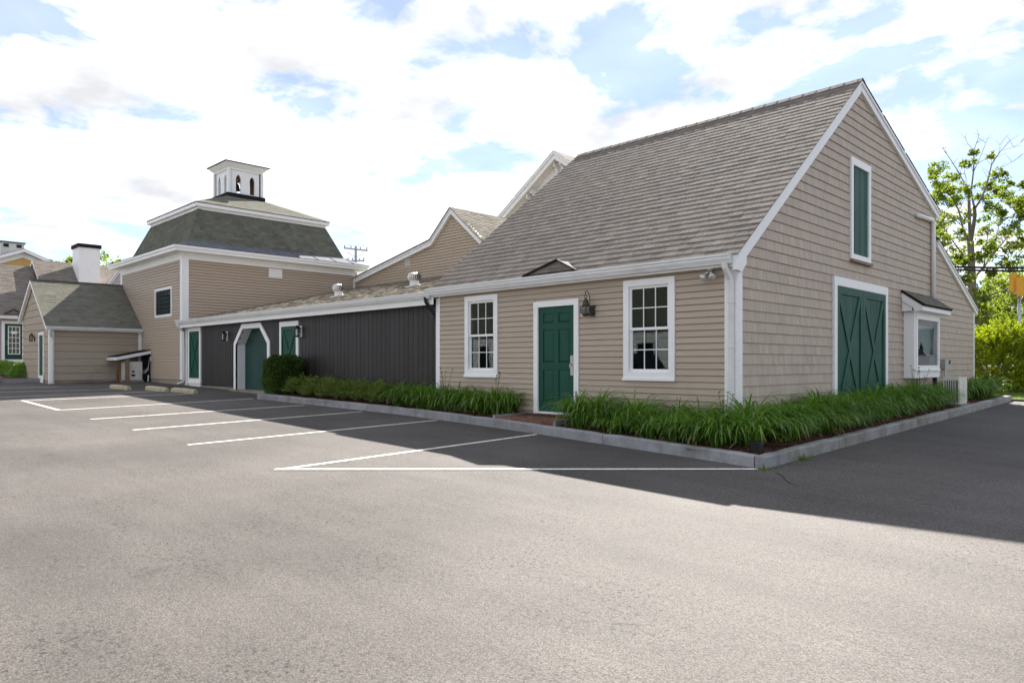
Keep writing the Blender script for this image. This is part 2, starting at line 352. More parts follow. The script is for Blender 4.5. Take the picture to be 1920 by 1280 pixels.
# ------------------------------------------------------------------ cladding builders
def cuts(u0, u1, z0, z1, holes):
    segs = [(u0, u1)]
    for a, b, c, d in holes:
        if z1 - .02 <= c or z0 + .02 >= d: continue
        out = []
        for s, e in segs:
            if b <= s or a >= e: out.append((s, e)); continue
            if a > s: out.append((s, a))
            if b < e: out.append((b, e))
        segs = out
    return [(s, e) for s, e in segs if e - s > .03]
def clapboards(parent, P0, U, N, z0, z1, expo, outline, holes, mat, lip=.032, name='clapboard', gap=.017):
    P0 = Vector(P0); U = Vector(U); N = Vector(N); Z = Vector((0,0,1)); z = z0
    while z < z1 - .02:
        zt = min(z + expo, z1)
        b0, b1 = outline(z), outline(zt - .001)
        lo, hi = min(b0[0], b1[0]), max(b0[1], b1[1])
        if hi - lo > .05:
            for s, e in cuts(lo, hi, z, zt, holes):
                sb, st = max(s, b0[0]), max(s, b1[0]); eb, et = min(e, b0[1]), min(e, b1[1])
                if eb - sb < .03: continue
                et = max(et, st + .005)
                q = lambda u, n, zz: P0 + U*u + N*n + Z*zz
                zb_ = z + gap
                mb = MB().hexa([q(sb,0,zb_),q(eb,0,zb_),q(eb,lip,zb_),q(sb,lip,zb_),q(st,0,zt),q(et,0,zt),q(et,lip*.5,zt),q(st,lip*.5,zt)])
                mb.build(name, mat, parent)
        z += expo
def pick(cands, n):
    """cands: (verts8, tint, quad of outer face); splits off the n that show largest in the picture"""
    sc = []
    for i, c in enumerate(cands):
        p = [proj(v) for v in c[2]]
        if any(q is None for q in p): sc.append(0); continue
        x = sum(q[0] for q in p)/4; y = sum(q[1] for q in p)/4
        a = abs(sum(p[k][0]*p[(k+1)%4][1]-p[(k+1)%4][0]*p[k][1] for k in range(4)))/2
        sc.append(a if -20 < x < 1940 and -20 < y < 1300 else 0)
    idx = sorted(range(len(cands)), key=lambda i: -sc[i])
    return set(idx[:n])
def emit(cands, n, parent, mat, name):
    ind = pick(cands, n) if n else set(); rest = MB()
    for i, c in enumerate(cands):
        if i in ind: MB().hexa(c[0], c[1]).build(name, mat, parent)
        else: rest.hexa(c[0], c[1])
    if rest.v: rest.build(name + '_rows', mat, parent, kind='stuff')
def shingle_wall(parent, P0, U, N, z0, z1, expo, outline, holes, mat, n_ind=300, wmin=.07, wmax=.15):
    P0 = Vector(P0); U = Vector(U); N = Vector(N); Z = Vector((0,0,1)); z = z0; cand = []
    while z < z1 - .02:
        zt = min(z + expo, z1); b0, b1 = outline(z), outline(zt - .001)
        lo, hi = min(b0[0], b1[0]), max(b0[1], b1[1])
        for s, e in (cuts(lo, hi, z, zt, holes) if hi - lo > .05 else []):
            u = s
            while u < e - .01:
                w = random.uniform(wmin, wmax); ue = min(u + w, e)
                if e - ue < wmin*.6: ue = e
                if ue > b1[0] - .3 and u < b1[1] + .3:
                    sb, eb = max(u, b0[0]), min(ue - .004, b0[1]); st, et = max(u, b1[0]), min(ue - .004, b1[1])
                    if eb - sb > .01:
                        if et - st < .004: st = et = min(max((sb+eb)/2, b1[0]), b1[1]); et += .003
                        lip = .023 + random.uniform(-.0015, .0015); dz = .006 + random.uniform(-.002, .002)
                        q = lambda a, n, zz: P0 + U*a + N*n + Z*zz
                        v = [q(sb,0,z+dz),q(eb,0,z+dz),q(eb,lip,z+dz),q(sb,lip,z+dz),q(st,0,zt-.001),q(et,0,zt-.001),q(et,.006,zt-.001),q(st,.006,zt-.001)]
                        cand.append((v, random.random(), (v[3], v[2], v[6], v[7])))
                u = ue
        z += expo
    emit(cand, n_ind, parent, mat, 'wall_shingle')
def shingle_field(parent, P0, U, V, length, ub, expo, wmin, wmax, mat, n_ind=0, name='roof_shingle', thick=(.009,.0125), lift=.004):
    P0 = Vector(P0); U = Vector(U).normalized(); V = Vector(V).normalized(); N = U.cross(V)
    if N.z < 0 or (abs(N.z) < 1e-6): N = -N
    k = 0; cand = []
    while k*expo < length - .02:
        v0 = k*expo; v1 = min(v0 + expo*1.18, length + .01); a, b = ub(v0); a2, b2 = ub(min(v0 + expo, length))
        u = a - random.uniform(0, wmax)
        while u < b:
            w = random.uniform(wmin, wmax); ue = u + w
            s, e = max(u, a), min(ue - .003, b)
            if e - s > .02:
                s2, e2 = max(u, a2), min(ue - .003, b2)
                if e2 - s2 < .005: s2 = min(max((s+e)/2, a2), b2); e2 = s2 + .004
                th = random.uniform(*thick); j = random.uniform(-.003, .003)
                q = lambda uu, vv, n: P0 + U*uu + V*vv + N*(n + lift)
                vv = [q(s,v0+j,0),q(e,v0+j,0),q(e2,v1,0),q(s2,v1,0),q(s,v0+j,th),q(e,v0+j,th),q(e2,v1,.0025),q(s2,v1,.0025)]
                cand.append((vv, min(1, max(0, random.gauss(.5, .27))), (vv[4], vv[5], vv[6], vv[7])))
            u = ue
        k += 1
    emit(cand, n_ind, parent, mat, name)
def wall_panel(P0, U, N, u0, u1, z0, z1, holes=(), thick=.14):
    mb = MB(); us = sorted({u0, u1, *[h[0] for h in holes], *[h[1] for h in holes]})
    for a, b in zip(us[:-1], us[1:]):
        hs = sorted([(h[2], h[3]) for h in holes if h[0] < (a+b)/2 < h[1]]); z = z0
        for c, d in hs: mb.obox(P0, U, N, a, b, z, c, -thick, 0); z = d
        mb.obox(P0, U, N, a, b, z, z1, -thick, 0)
    return mb
def casing(mb, P0, U, N, u0, u1, z0, z1, w, n0, n1, bottom=True, head=None):
    head = head or w
    mb.obox(P0,U,N,u0,u0+w,z0,z1-head,n0,n1); mb.obox(P0,U,N,u1-w,u1,z0,z1-head,n0,n1)
    mb.obox(P0,U,N,u0,u1,z1-head,z1,n0,n1+.002)
    if bottom: mb.obox(P0,U,N,u0+w,u1-w,z0,z0+w,n0,n1-.002)
    return mb
XP, XN, YP, YN = (1,0,0), (-1,0,0), (0,1,0), (0,-1,0)

def sash_window(parent, P0, U, N, u0, u1, z0, z1, cols=3, rows=2, cw=.115, name='window', inside=True):
    """double-hung window: casing, two sashes, one pane per light, muntins, sill; dark room behind"""
    w = casing(MB(), P0, U, N, u0, u1, z0+.04, z1, cw, -.06, .045).build(name, m_white, parent)
    s = MB(); s.obox(P0,U,N,u0-.01,u1+.01,z0,z0+.045,-.04,.07); s.build('sill', m_white, w)
    a, b, c, d = u0+cw, u1-cw, z0+.04+cw, z1-cw; mid = (c+d)/2
    st = .045
    for lo, hi, n in ((c, mid+.02, -.015), (mid-.02, d, .01)):
        sm = MB(); sm.obox(P0,U,N,a,a+st,lo,hi,n-.03,n); sm.obox(P0,U,N,b-st,b,lo,hi,n-.03,n)
        sm.obox(P0,U,N,a+st,b-st,lo,lo+st,n-.03,n-.001); sm.obox(P0,U,N,a+st,b-st,hi-st,hi,n-.03,n-.001); sm.build('sash', m_white, w)
        A, B, C_, D = a+st, b-st, lo+st, hi-st
        mm = MB()
        for k in range(1, cols): x = A + (B-A)*k/cols; mm.obox(P0,U,N,x-.008,x+.008,C_,D,n-.024,n-.006)
        for k in range(1, rows): z = C_ + (D-C_)*k/rows; mm.obox(P0,U,N,A,B,z-.008,z+.008,n-.024,n-.007)
        mm.build('muntin', m_white, w)
        for i in range(cols):
            for j in range(rows):
                p = MB(); p.obox(P0,U,N,A+(B-A)*i/cols,A+(B-A)*(i+1)/cols,C_+(D-C_)*j/rows,C_+(D-C_)*(j+1)/rows,n-.0165,n-.0135); p.build('pane', m_glass, w)
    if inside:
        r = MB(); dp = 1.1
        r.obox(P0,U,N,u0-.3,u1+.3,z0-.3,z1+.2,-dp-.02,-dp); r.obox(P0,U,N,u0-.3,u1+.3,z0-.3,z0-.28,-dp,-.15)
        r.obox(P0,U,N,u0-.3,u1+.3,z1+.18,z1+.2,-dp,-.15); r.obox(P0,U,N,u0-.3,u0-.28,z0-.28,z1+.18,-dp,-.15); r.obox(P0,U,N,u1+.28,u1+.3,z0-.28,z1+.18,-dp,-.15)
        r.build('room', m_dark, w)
    return w
def gutter(parent, a, b, N, h=.13, d=.12, mat=None, name='gutter'):
    """K-style gutter from a to b (top back edge), N outward"""
    a = Vector(a); b = Vector(b); N = Vector(N); Z = Vector((0,0,1))
    pf = [(0,0),(d*.98,0),(d*.98,-h*.2),(d*.86,-h*.32),(d*.86,-h*.5),(d*.62,-h*.9),(d*.6,-h),(0,-h)]
    MB().prism([a + N*p + Z*q for p, q in pf], b - a).build(name, mat or m_gut, parent)
def downspout(parent, pts, w=.075, d=.06, mat=None, name='downspout'):
    mb = MB(); pts = [Vector(p) for p in pts]
    for p, q in zip(pts[:-1], pts[1:]):
        e = (q-p).normalized()*.02; mb.beam(p - e*.5, q + e*.5, w, d, up=(.3,.7,.1))
    mb.build(name, mat or m_gut, parent)

# ------------------------------------------------------------------ setting: ground, bed, kerbs, lines
def ground():
    us = [-700,-200,-60,-24.01,-12,0,10,20,28,31,34,37,40,60,120,300,900]; ws = [-900,-200,-60,-30,-15,0,15,30,60,200,900]
    v = []; f = []
    for u in us:
        for w in ws:
            x, y = SQ*(w-u), SQ*(w+u); v.append((x, y, zg(x, y)))
    n = len(ws)
    for i in range(len(us)-1):
        for j in range(n-1): f.append((i*n+j, i*n+j+1, (i+1)*n+j+1, (i+1)*n+j))
    o = mesh_obj('asphalt_ground', v, [t[::-1] for t in f], m_asph, kind='structure'); o['label'] = 'grey asphalt parking lot and drive'
ground()
def strip_line(a, b, w=.10, lift=.005):
    a = Vector((a[0],a[1],0)); b = Vector((b[0],b[1],0)); d = (b-a).normalized(); s = Vector((-d.y,d.x,0))*w/2; n = max(2, int((b-a).length/.5)); mb = MB()
    for k in range(n):
        p = a.lerp(b, k/n); q = a.lerp(b, (k+1)/n); pts = [p-s, p+s, q+s, q-s]
        wob = [random.uniform(-.004,.004) for _ in pts]
        mb.quad(*[(t.x, t.y, zg(t.x,t.y)+lift) for t in pts][::-1])
    mb.build('parking_line', m_paint, kind='structure')
for a, b in (((-3.12,-6.05),(-3.18,-1.2)), ((-6.2,-6.04),(-6.22,-.98)), ((-8.9,-6.02),(-8.92,-1.05)), ((-11.55,-6.04),(-11.45,-1.15)),
             ((-14.38,-5.95),(-14.5,-1.1)), ((-18.3,-5.95),(-17.85,-1.55)), ((-20.3,-6.2),(-19.75,-1.7)), ((-23.1,-5.8),(-21.9,-2.6)), ((-25.6,-6),(-25.0,-3.7))):
    strip_line(a, b)
strip_line((-18.36,-6.0),(-14.33,-6.0), lift=.009)
strip_line((-3.15,-6.1),(1.18,-1.75), lift=.009)

KF = [(1.24,-1.66),(-1.6,-1.32),(-4.5,-.97),(-7.5,-.82),(-11,-.9),(-14.3,-1.08)]         # foot of the front kerb, outer face
def kfy(x):
    for (x0,y0),(x1,y1) in zip(KF[:-1], KF[1:]):
        if x1 <= x <= x0: t = (x-x0)/(x1-x0); t2 = t; return y0 + (y1-y0)*t2
    return KF[0][1] if x > KF[0][0] else KF[-1][1]
KH = .165
def kerbs():
    k = thing('kerb', 'grey granite kerb edging the planting beds', None, (1.2,-1.6,zg(1.2,-1.6)), kind='structure')
    def stone(p, q, inn, mat, h=KH, wd=.135):
        p = Vector(p); q = Vector(q); d = (q-p).normalized(); p = p + d*.006; q = q - d*.006; inn = Vector(inn)
        n = max(2, int((q-p).length/.25)); mb = MB(); rows = []
        for i in range(n+1):
            c = p.lerp(q, i/n); z = zg(c.x, c.y); j = random.uniform(-.006,.006); jz = random.uniform(-.004,.004); b = .012
            e = b if i in (0,n) else 0
            rows.append([(c.x-inn.x*-.0, c.y, z-.12), (c.x+inn.x*(.004+j), c.y+inn.y*(.004+j), z+h-.02+jz-e), (c.x+inn.x*(.02+j*.5), c.y+inn.y*(.02+j*.5), z+h+jz-e),
                         (c.x+inn.x*wd, c.y+inn.y*wd, z+h+jz*.5-e), (c.x+inn.x*wd, c.y+inn.y*wd, z-.12)])
        i0 = 0
        for r in rows: mb.v += r
        for i in range(n):
            for s in range(4): mb.f.append((i*5+s, i*5+s+1, (i+1)*5+s+1, (i+1)*5+s)); mb.t.append(.5)
        mb.f.append((0,1,2,3,4)[::-1]); mb.f.append(tuple(n*5+s for s in range(5))); mb.t += [.5,.5]
        mb.build('kerb_stone', mat, k)
    xs = [1.09,-1.62,-3.1,-5.25,-7.55,-11.9,-14.3]
    for a, b in zip(xs[:-1], xs[1:]): stone((a,kfy(a),0), (b,kfy(b),0), (0,1,0), m_granite)
    ys = [-1.66,-1.05,.85,2.95,4.85,7.0,9.9,13.45]
    for i, (a, b) in enumerate(zip(ys[:-1], ys[1:])): stone((1.24,a,0), (1.24,b,0), (-1,0,0), m_granmoss if i else m_granite)
    stone((-14.31,-1.06,0), (-14.31,.1,0), (1,0,0), m_granite, h=KH-.005)
kerbs()
def zbed(x, y):
    if y > 0 or x > .02:                             # gable side
        f = min(1, max(0, (1.1-x)/1.1)); g = min(1, max(0, (y+1.5)/1.2)); f = min(f, g)
    else:
        k = kfy(x); f = min(1, max(0, (y-k-.13)/max(.2,-k-.13)))
    return zg(x, y) + KH - .045 + .085*f
def bed():
    mb = MB()
    def patch(gx, gy):
        for i in range(len(gx)-1):
            for j in range(len(gy)-1):
                p = [(gx[i],gy[j]),(gx[i+1],gy[j]),(gx[i+1],gy[j+1]),(gx[i],gy[j+1])]
                mb.quad(*[(x,y,zbed(x,y)) for x,y in p])
    for i in range(76):
        x0 = .02 - i*.19; x1 = x0 - .19
        for j in range(6):
            y = lambda x, t: kfy(x) + .1 + (-kfy(x) - .08 + .14)*t
            p = [(x0,y(x0,j/6)),(x0,y(x0,(j+1)/6)),(x1,y(x1,(j+1)/6)),(x1,y(x1,j/6))]
            mb.quad(*[(a,b,zbed(a,b)) for a,b in p])
    patch([.02,.3,.6,.9,1.13], [-1.54,-1.2,-.9,-.6,-.3,0]); patch([0,.3,.6,.9,1.13], [i*.6 for i in range(23)])
    o = mb.build('planting_bed', m_mulch, kind='structure'); o['label'] = 'red-brown mulch bed inside the granite kerb'
    ch = MB()
    for i in range(9000):
        if random.random() < .55: x = random.uniform(-14,1.1); y = random.uniform(kfy(x)+.12, -.02)
        else: x = random.uniform(.03,1.12); y = random.uniform(-1.5,13.2)
        if -4.65 < x < -3.0 and y < .1: continue
        a = random.uniform(0,6.28); l = random.uniform(.012,.04); w = random.uniform(.004,.01); dz = random.uniform(-.01,.012)
        c, s = math.cos(a), math.sin(a); z = zbed(x,y) + .008
        ch.quad((x-c*l-s*-w,y-s*l-c*w,z-dz),(x+c*l+s*w,y+s*l-c*w,z+dz),(x+c*l-s*w,y+s*l+c*w,z+dz+.006),(x-c*l-s*w,y-s*l+c*w,z-dz+.006), random.random())
    o = ch.build('mulch_chips', m_chip, kind='stuff'); o['label'] = 'red-brown bark chips over the beds'; o['category'] = 'mulch'
bed()
def path():
    p = thing('brick_path', 'short brick path between the green door and the kerb', None, (-3.8,-.5,.3), kind='structure')
    base = MB(); x0, x1 = -4.55, -3.05
    zp = lambda x, y: zg(x,y) + KH + .02
    ys = [kfy(-3.8)+.15, -.02]
    base.quad(*[(x,y,zp(x,y)-.025) for x,y in ((x0,ys[0]),(x1,ys[0]),(x1,ys[1]),(x0,ys[1]))]); base.build('sand_joint', m_mulch, p)
    for s in (x0-.03, x1+.03):
        e = MB(); e.box(s-.03,s+.03,ys[0],ys[1],.1,zp(s,-.4)+.03); e.build('edging_stone', m_granite, p)
    y = ys[0]; r = 0
    while y < ys[1]-.05:
        x = x0 + (.1 if r % 2 else 0) + .005
        while x < x1 - .03:
            e = min(x+.195, x1-.004); j = random.uniform(-.004,.004); ye = min(y+.092, ys[1])
            b = MB(); b.hexa([(x,y,.05),(e,y,.05),(e,ye,.05),(x,ye,.05)] + [(a,c,zp(a,c)+j) for a,c in ((x,y),(e,y),(e,ye),(x,ye))]); b.build('brick', m_brick, p)
            x = e + .007
        y += .1; r += 1
path()
def lawn():
    mb = MB(); xs = [-16,-12,-8,-5,-2,0,1.3,3,5,8]; ys = [13.5,15,17,19,22,25,28]
    for i in range(len(xs)-1):
        for j in range(len(ys)-1):
            if xs[i] < 0 and ys[j] < 15: continue
            mb.quad(*[(x,y,zg(x,y)+.05) for x,y in ((xs[i],ys[j]),(xs[i+1],ys[j]),(xs[i+1],ys[j+1]),(xs[i],ys[j+1]))])
    for (x0,x1,y0,y1) in ((-60,60,37,120),): mb.quad(*[(x,y,zg(x,y)+.05) for x,y in ((x0,y0),(x1,y0),(x1,y1),(x0,y1))])
    o = mb.build('lawn', m_lawn, kind='structure'); o['label'] = 'sunlit lawn beyond the end of the kerb'
    g = MB()
    for i in range(16000):
        x = random.uniform(-3.5,6); y = 13.55 + random.random()**1.5*12; z = zg(x,y)+.05; a = random.uniform(0,6.28); h = random.uniform(.04,.09); w = .006
        if x < 0 and y < 15: continue
        c, s = math.cos(a)*w, math.sin(a)*w; lx, ly = random.uniform(-.03,.03), random.uniform(-.03,.03)
        g.tri((x-c,y-s,z),(x+c,y+s,z),(x+lx,y+ly,z+h), random.random())
    o = g.build('grass', f_grass, kind='stuff'); o['label'] = 'short sunlit grass beyond the kerb end'; o['category'] = 'grass'
lawn()

# ------------------------------------------------------------------ the barn
O0 = (0,0,0)
def raised_panel(mb, P0, U, N, a, b, c, d, n):
    P0 = Vector(P0); U = Vector(U); N = Vector(N); Z = Vector((0,0,1)); q = lambda u,nn,z: P0+U*u+N*nn+Z*z; k = .035
    lo = [q(a,n,c),q(b,n,c),q(b,n,d),q(a,n,d)]; hi = [q(a+k,n+.014,c+k),q(b-k,n+.014,c+k),q(b-k,n+.014,d-k),q(a+k,n+.014,d-k)]
    mb.hexa(lo + hi)
def x_leaf(parent, P0, U, N, a, b, c, d, n, mat, fr=.1, nb=6, dw=.085, cross=True, name='door', stile=None):
    """boarded leaf with frame and X brace; boards are sub-parts"""
    stile = fr if stile is None else stile
    f = MB(); f.obox(P0,U,N,a,b,d-fr,d,n,n+.028); f.obox(P0,U,N,a,b,c,c+fr,n,n+.028)
    f.obox(P0,U,N,a,a+stile,c+fr,d-fr,n,n+.026); f.obox(P0,U,N,b-stile,b,c+fr,d-fr,n,n+.026)
    leaf = f.build(name, mat, parent)
    w = (b-a)/nb
    for k in range(nb):
        m = MB(); m.obox(P0,U,N,a+k*w+.002,a+(k+1)*w-.002,c,d,n-.03,n+.002*(k%2)); m.build('board', mat, leaf)
    if cross:
        P = Vector(P0); Uv = Vector(U); Nv = Vector(N); Z = Vector((0,0,1)); q = lambda u,z: P+Uv*u+Z*z
        A, B, C_, D = a+stile, b-stile, c+fr, d-fr
        for p, e, nn in ((q(A,C_),q(B,D),.022),(q(A,D),q(B,C_),.024)):
            dv = (e-p).normalized(); s = (Nv.cross(dv)).normalized()*dw/2; hh = dw/2/abs(dv.dot(Uv))*.9
            o = Vector((0,0,hh)) if abs(dv.z) > .7 else Vector((0,0,0))
            m = MB(); m.prism([p-s+Nv*n, p+s+Nv*n, e+s+Nv*n, e-s+Nv*n], Nv*nn); m.build('brace', mat, leaf)
    return leaf
def barn():
    t = thing('barn', 'tan barn with steep brown shingle roof and shingled gable end, nearest the camera', 'building', (-3.7,2,zg(-3.7,2)))
    XL = -7.42
    zf = lambda y: 3.08 + .778*(y+.13)                                  # front slope
    W1 = (-6.42,-5.38,1.05,2.81); W2 = (-2.15,-1.10,1.05,2.81); DR = (-4.34,-3.18,.36,2.57)
    hole = lambda w: (w[0]+.06, w[1]-.06, w[2]+.06, w[3]-.06)
    wall_panel(O0, XP, YN, XL, 0, .0, 2.98, [hole(W1), hole(W2), (DR[0]+.1,DR[1]-.1,.38,DR[3]-.1)]).build('wall', m_clap, t)
    gp = [(0,0,0),(0,0,2.98),(0,5.2,7.1),(0,10.85,5.27),(0,10.85,4.5),(0,14.95,2.96),(0,14.95,0)]
    MB().prism(gp, (-.14,0,0)).build('wall', m_shk, t)
    MB().prism([(XL,0,0),(XL,0,2.98),(XL,5.2,7.1),(XL,10.85,5.27),(XL,10.85,0)], (.14,0,0)).build('wall', m_clap, t)
    MB().box(XL,-.15,14.8,14.94,0,2.95).build('wall', m_clap, t)
    MB().box(XL-.01,.012,-.012,.0,-.1,.40).build('foundation', m_found, t); MB().box(-.1,.012,.001,14.95,-.1,.46).build('foundation', m_found, t)
    # cladding
    clapboards(t, O0, XP, YN, .40, 2.92, .1055, lambda z: (XL+.12, -.2), [W1, W2, DR], m_clap)
    def ol(z):
        l = .12 if z < 2.98 else max(.12, (z-2.98)/.778 - .02)
        if z < 2.98: r = 14.9
        elif z < 4.5: r = 10.85 + (4.5-z)/.376
        elif z < 5.27: r = 10.8
        else: r = 5.2 + (7.1-z)/.324
        return (l, r)
    BD = (3.8,6.92,.3,3.05); UW = (4.72,5.86,3.42,5.56); BY = (8.15,10.25,1.05,3.0)
    shingle_wall(t, O0, YP, XP, .46, 7.05, .1735, ol, [BD, UW, BY], m_shk, 300)
    # roof
    XA, XB = XL-.1, .0
    dk = [(XA,-.13,3.06),(XA,5.2,7.23),(XA,10.98,5.36),(XA,10.98,5.25),(XA,5.2,7.08),(XA,-.13,2.93)]
    MB().prism(dk, (XB-XA,0,0)).build('roof_deck', m_deck, t)
    MB().prism([(XA,10.7,4.65),(XA,15.12,3.0),(XA,15.12,2.88),(XA,10.7,4.53)], (XB-XA,0,0)).build('roof_deck', m_deck, t)
    V = Vector((0,5.33,4.17)); shingle_field(t, (0,-.16,3.035), XP, V, V.length+.02, lambda v: (XA-.02, XB+.105), .19, .12, .26, m_roof, 300, thick=(.008,.0105))
    V2 = Vector((0,-5.78,1.87)); shingle_field(t, (0,10.99,5.36), XP, V2, V2.length, lambda v: (XA-.02, XB+.105), .138, .2, .36, m_roof)
    V3 = Vector((0,-4.42,1.65)); shingle_field(t, (0,15.14,3.0), XP, V3, V3.length, lambda v: (XA-.02, XB+.105), .138, .2, .36, m_roof)
    rc = MB(); x = XA
    while x < XB+.08:
        e = min(x+.3, XB+.105); z = 7.255+random.uniform(0,.003); tn = random.random()
        rc.hexa([(x,5.06,z-.125),(e,5.06,z-.115),(e,5.2,z-.005),(x,5.2,z-.015),(x,5.06,z-.105),(e,5.06,z-.098),(e,5.2,z+.012),(x,5.2,z+.006)], tn)
        rc.hexa([(x,5.2,z-.015),(e,5.2,z-.005),(e,5.36,z-.065),(x,5.36,z-.07),(x,5.2,z+.006),(e,5.2,z+.012),(e,5.36,z-.045),(x,5.36,z-.05)], tn); x = e - .01
    rc.build('ridge_cap', m_roof, t)
    # trim
    w = .2
    def rake(p, q, name='rake_board', x0=.0, x1=.07, w=w):
        p = Vector(p); q = Vector(q); d = (q-p).normalized(); n = Vector((0,d.z,-d.y));  n = n if n.z < 0 else -n
        MB().prism([p, q, q + Vector((0,0,-w/abs(n.z))), p + Vector((0,0,-w/abs(n.z)))], (x1-x0,0,0)).build(name, m_white, t)
        MB().prism([p+Vector((x1-x0,0,.0)), q+Vector((x1-x0,0,.0)), q+Vector((x1-x0,0,-.06)), p+Vector((x1-x0,0,-.06))], (.022,0,0)).build('rake_moulding', m_white, t)
    rake((0,-.13,3.045), (0,5.2,7.215)); rake((0,5.203,7.215), (0,10.98,5.345), w=.19); rake((0,10.86,4.6), (0,15.12,3.0), w=.17)
    cb = MB(); cb.box(-.2,.024,-.026,0,.3,2.92); cb.box(0,.027,0,.125,.3,2.95); cb.build('corner_board', m_white, t)
    cb = MB(); cb.box(XL-.02,XL+.125,-.026,0,.38,2.9); cb.build('corner_board', m_white, t)
    MB().box(0,.027,14.84,14.96,.4,2.95).build('corner_board', m_white, t)
    MB().box(XL-.1,.0,-.145,-.12,2.86,3.03).build('fascia', m_white, t)
    MB().box(XL-.1,.0,-.12,0,2.868,2.885).build('soffit', m_white, t)
    er = MB(); er.prism([(0,-.15,2.80),(0,-.15,3.03),(0,.0,3.12),(0,.16,3.12),(0,.16,2.92),(0,.02,2.78)], (.078,0,0)); er.build('eave_return', m_white, t)
    gutter(t, (XL-.14,-.146,3.05), (-.005,-.146,3.05), YN, .15, .125)
    downspout(t, [(-.1,-.21,2.915),(-.1,-.2,2.84),(-.07,-.08,2.66),(-.07,-.062,2.5),(-.07,-.062,.42)])
    st = MB()
    for z in (.8,1.6,2.3): st.box(-.115,-.025,-.1,-.02,z,z+.025)
    st.build('downspout_strap', m_gut, t)
    # windows and front door
    for wd in (W1, W2): sash_window(t, O0, XP, YN, *wd)
    dc = casing(MB(), O0, XP, YN, DR[0], DR[1], DR[2], DR[3], .115, -.02, .045, bottom=False)
    dc.obox(O0,XP,YN,DR[0]+.1,DR[1]-.1,.37,.405,-.02,.08); fr = dc.build('door_frame', m_white, t)
    a, b, c, d = -4.222, -3.298, .407, 2.452
    s = MB(); s.obox(O0,XP,YN,a,b,c,d,-.05,-.005)
    cols = ((a+.115,a+.405),(b-.405,b-.115)); rows = ((c+.2,c+.82),(c+.95,c+1.6),(c+1.72,c+1.92))
    us = [a,cols[0][0],cols[0][1],cols[1][0],cols[1][1],b]; zs = [c]+[q for r in rows for q in r]+[d]
    for i in (0,2,4): s.obox(O0,XP,YN,us[i],us[i+1],c,d,-.005,.010)
    for k in (0,2,4,6):
        for cc in cols: s.obox(O0,XP,YN,cc[0],cc[1],zs[k],zs[k+1],-.005,.0095)
    dr = s.build('door', m_green, t)
    for cc in cols:
        for rr in rows: p = MB(); raised_panel(p, O0, XP, YN, cc[0]+.012, cc[1]-.012, rr[0]+.012, rr[1]-.012, -.005); p.build('panel', m_green, dr)
    h = MB(); h.obox(O0,XP,YN,-3.40,-3.325,1.12,1.5,.010,.018); h.build('guard_plate', m_steel, dr)
    h = MB(); h.tube([(-3.365,-.016,1.33),(-3.365,-.075,1.33),(-3.365,-.075,1.27)], .011, 8); h.build('handle', m_steel, dr)
    # little cricket over the door
    zc = 3.10
    ck = MB(); A, B, T = Vector((-4.52,-.10,zc)), Vector((-3.2,-.10,zc)), Vector((-3.64,-.10,zc+.22)); Bk = Vector((-3.64,.22,zc+.23))
    ck.tri(A,B,T); ck.tri(A,T,Bk); ck.tri(T,B,Bk); ck.tri(A,Bk,B); c0 = ck.build('roof_cricket', m_drip, t)
    e = MB(); e.beam(A+Vector((-.03,-.02,-.005)), T+Vector((0,-.02,.012)), .06, .035); e.beam(T+Vector((0,-.02,.012)), B+Vector((.03,-.02,-.005)), .05, .022); e.build('drip_edge', m_drip, c0)
    for k in range(3):
        z0 = zc + .012 + k*.067; z1_ = min(z0+.066, zc+.215); L_ = lambda z: -4.5+.86*(z-zc)/.22; R_ = lambda z: -3.22-.42*(z-zc)/.22
        xs = [L_(z0)]
        while xs[-1] < R_(z0)-.03: xs.append(min(xs[-1]+random.uniform(.14,.25), R_(z0)))
        for p, q in zip(xs[:-1], xs[1:]):
            lim = lambda x: min(max(x, L_(z1_)), R_(z1_))
            mb = MB(); mb.hexa([(p,-.1,z0),(q-.004,-.1,z0),(q-.004,-.112,z0),(p,-.112,z0),(lim(p),-.1,z1_),(lim(q)+.002,-.1,z1_),(lim(q)+.002,-.104,z1_),(lim(p),-.104,z1_)], random.random()); mb.build('face_shingle', m_roof, c0)
    # big double door on the gable
    g = casing(MB(), O0, YP, XP, BD[0], BD[1], BD[2], BD[3], .15, -.02, .06, bottom=False, head=.175).build('barn_door_frame', m_white, t)
    y0, y1, zm = 3.955, 6.765, 2.872; ym = (y0+y1)/2
    x_leaf(t, O0, YP, XP, y0, ym-.004, .34, zm, .03, m_greenw, fr=.15, nb=8, dw=.13, name='barn_door', stile=.13)
    x_leaf(t, O0, YP, XP, ym+.004, y1, .34, zm, .03, m_greenw, fr=.15, nb=8, dw=.13, name='barn_door', stile=.13)
    # loft door
    lf = casing(MB(), O0, YP, XP, UW[0], UW[1], UW[2]+.05, UW[3], .12, -.02, .05, head=.15).build('loft_door_frame', m_white, t)
    s = MB(); s.obox(O0,YP,XP,UW[0]-.02,UW[1]+.02,UW[2],UW[2]+.055,-.02,.085); s.build('sill', m_wood, lf)
    for k in range(6):
        w6 = (UW[1]-UW[0]-.24)/6; u = UW[0]+.12+k*w6
        mb = MB(); mb.obox(O0,YP,XP,u+.002,u+w6-.002,UW[2]+.16,UW[3]-.15,-.01,.012+.004*(k%2)); mb.build('board', m_greenw, lf)
    # boxed bay window
    b0, b1, xb = 8.14, 10.26, .25
    bw = MB(); bw.box(.021,xb,b0,b1,1.0,1.17); bw.box(.021,xb,b0,b0+.03,1.17,2.58); bw.box(.021,xb,b1-.03,b1,1.17,2.58)
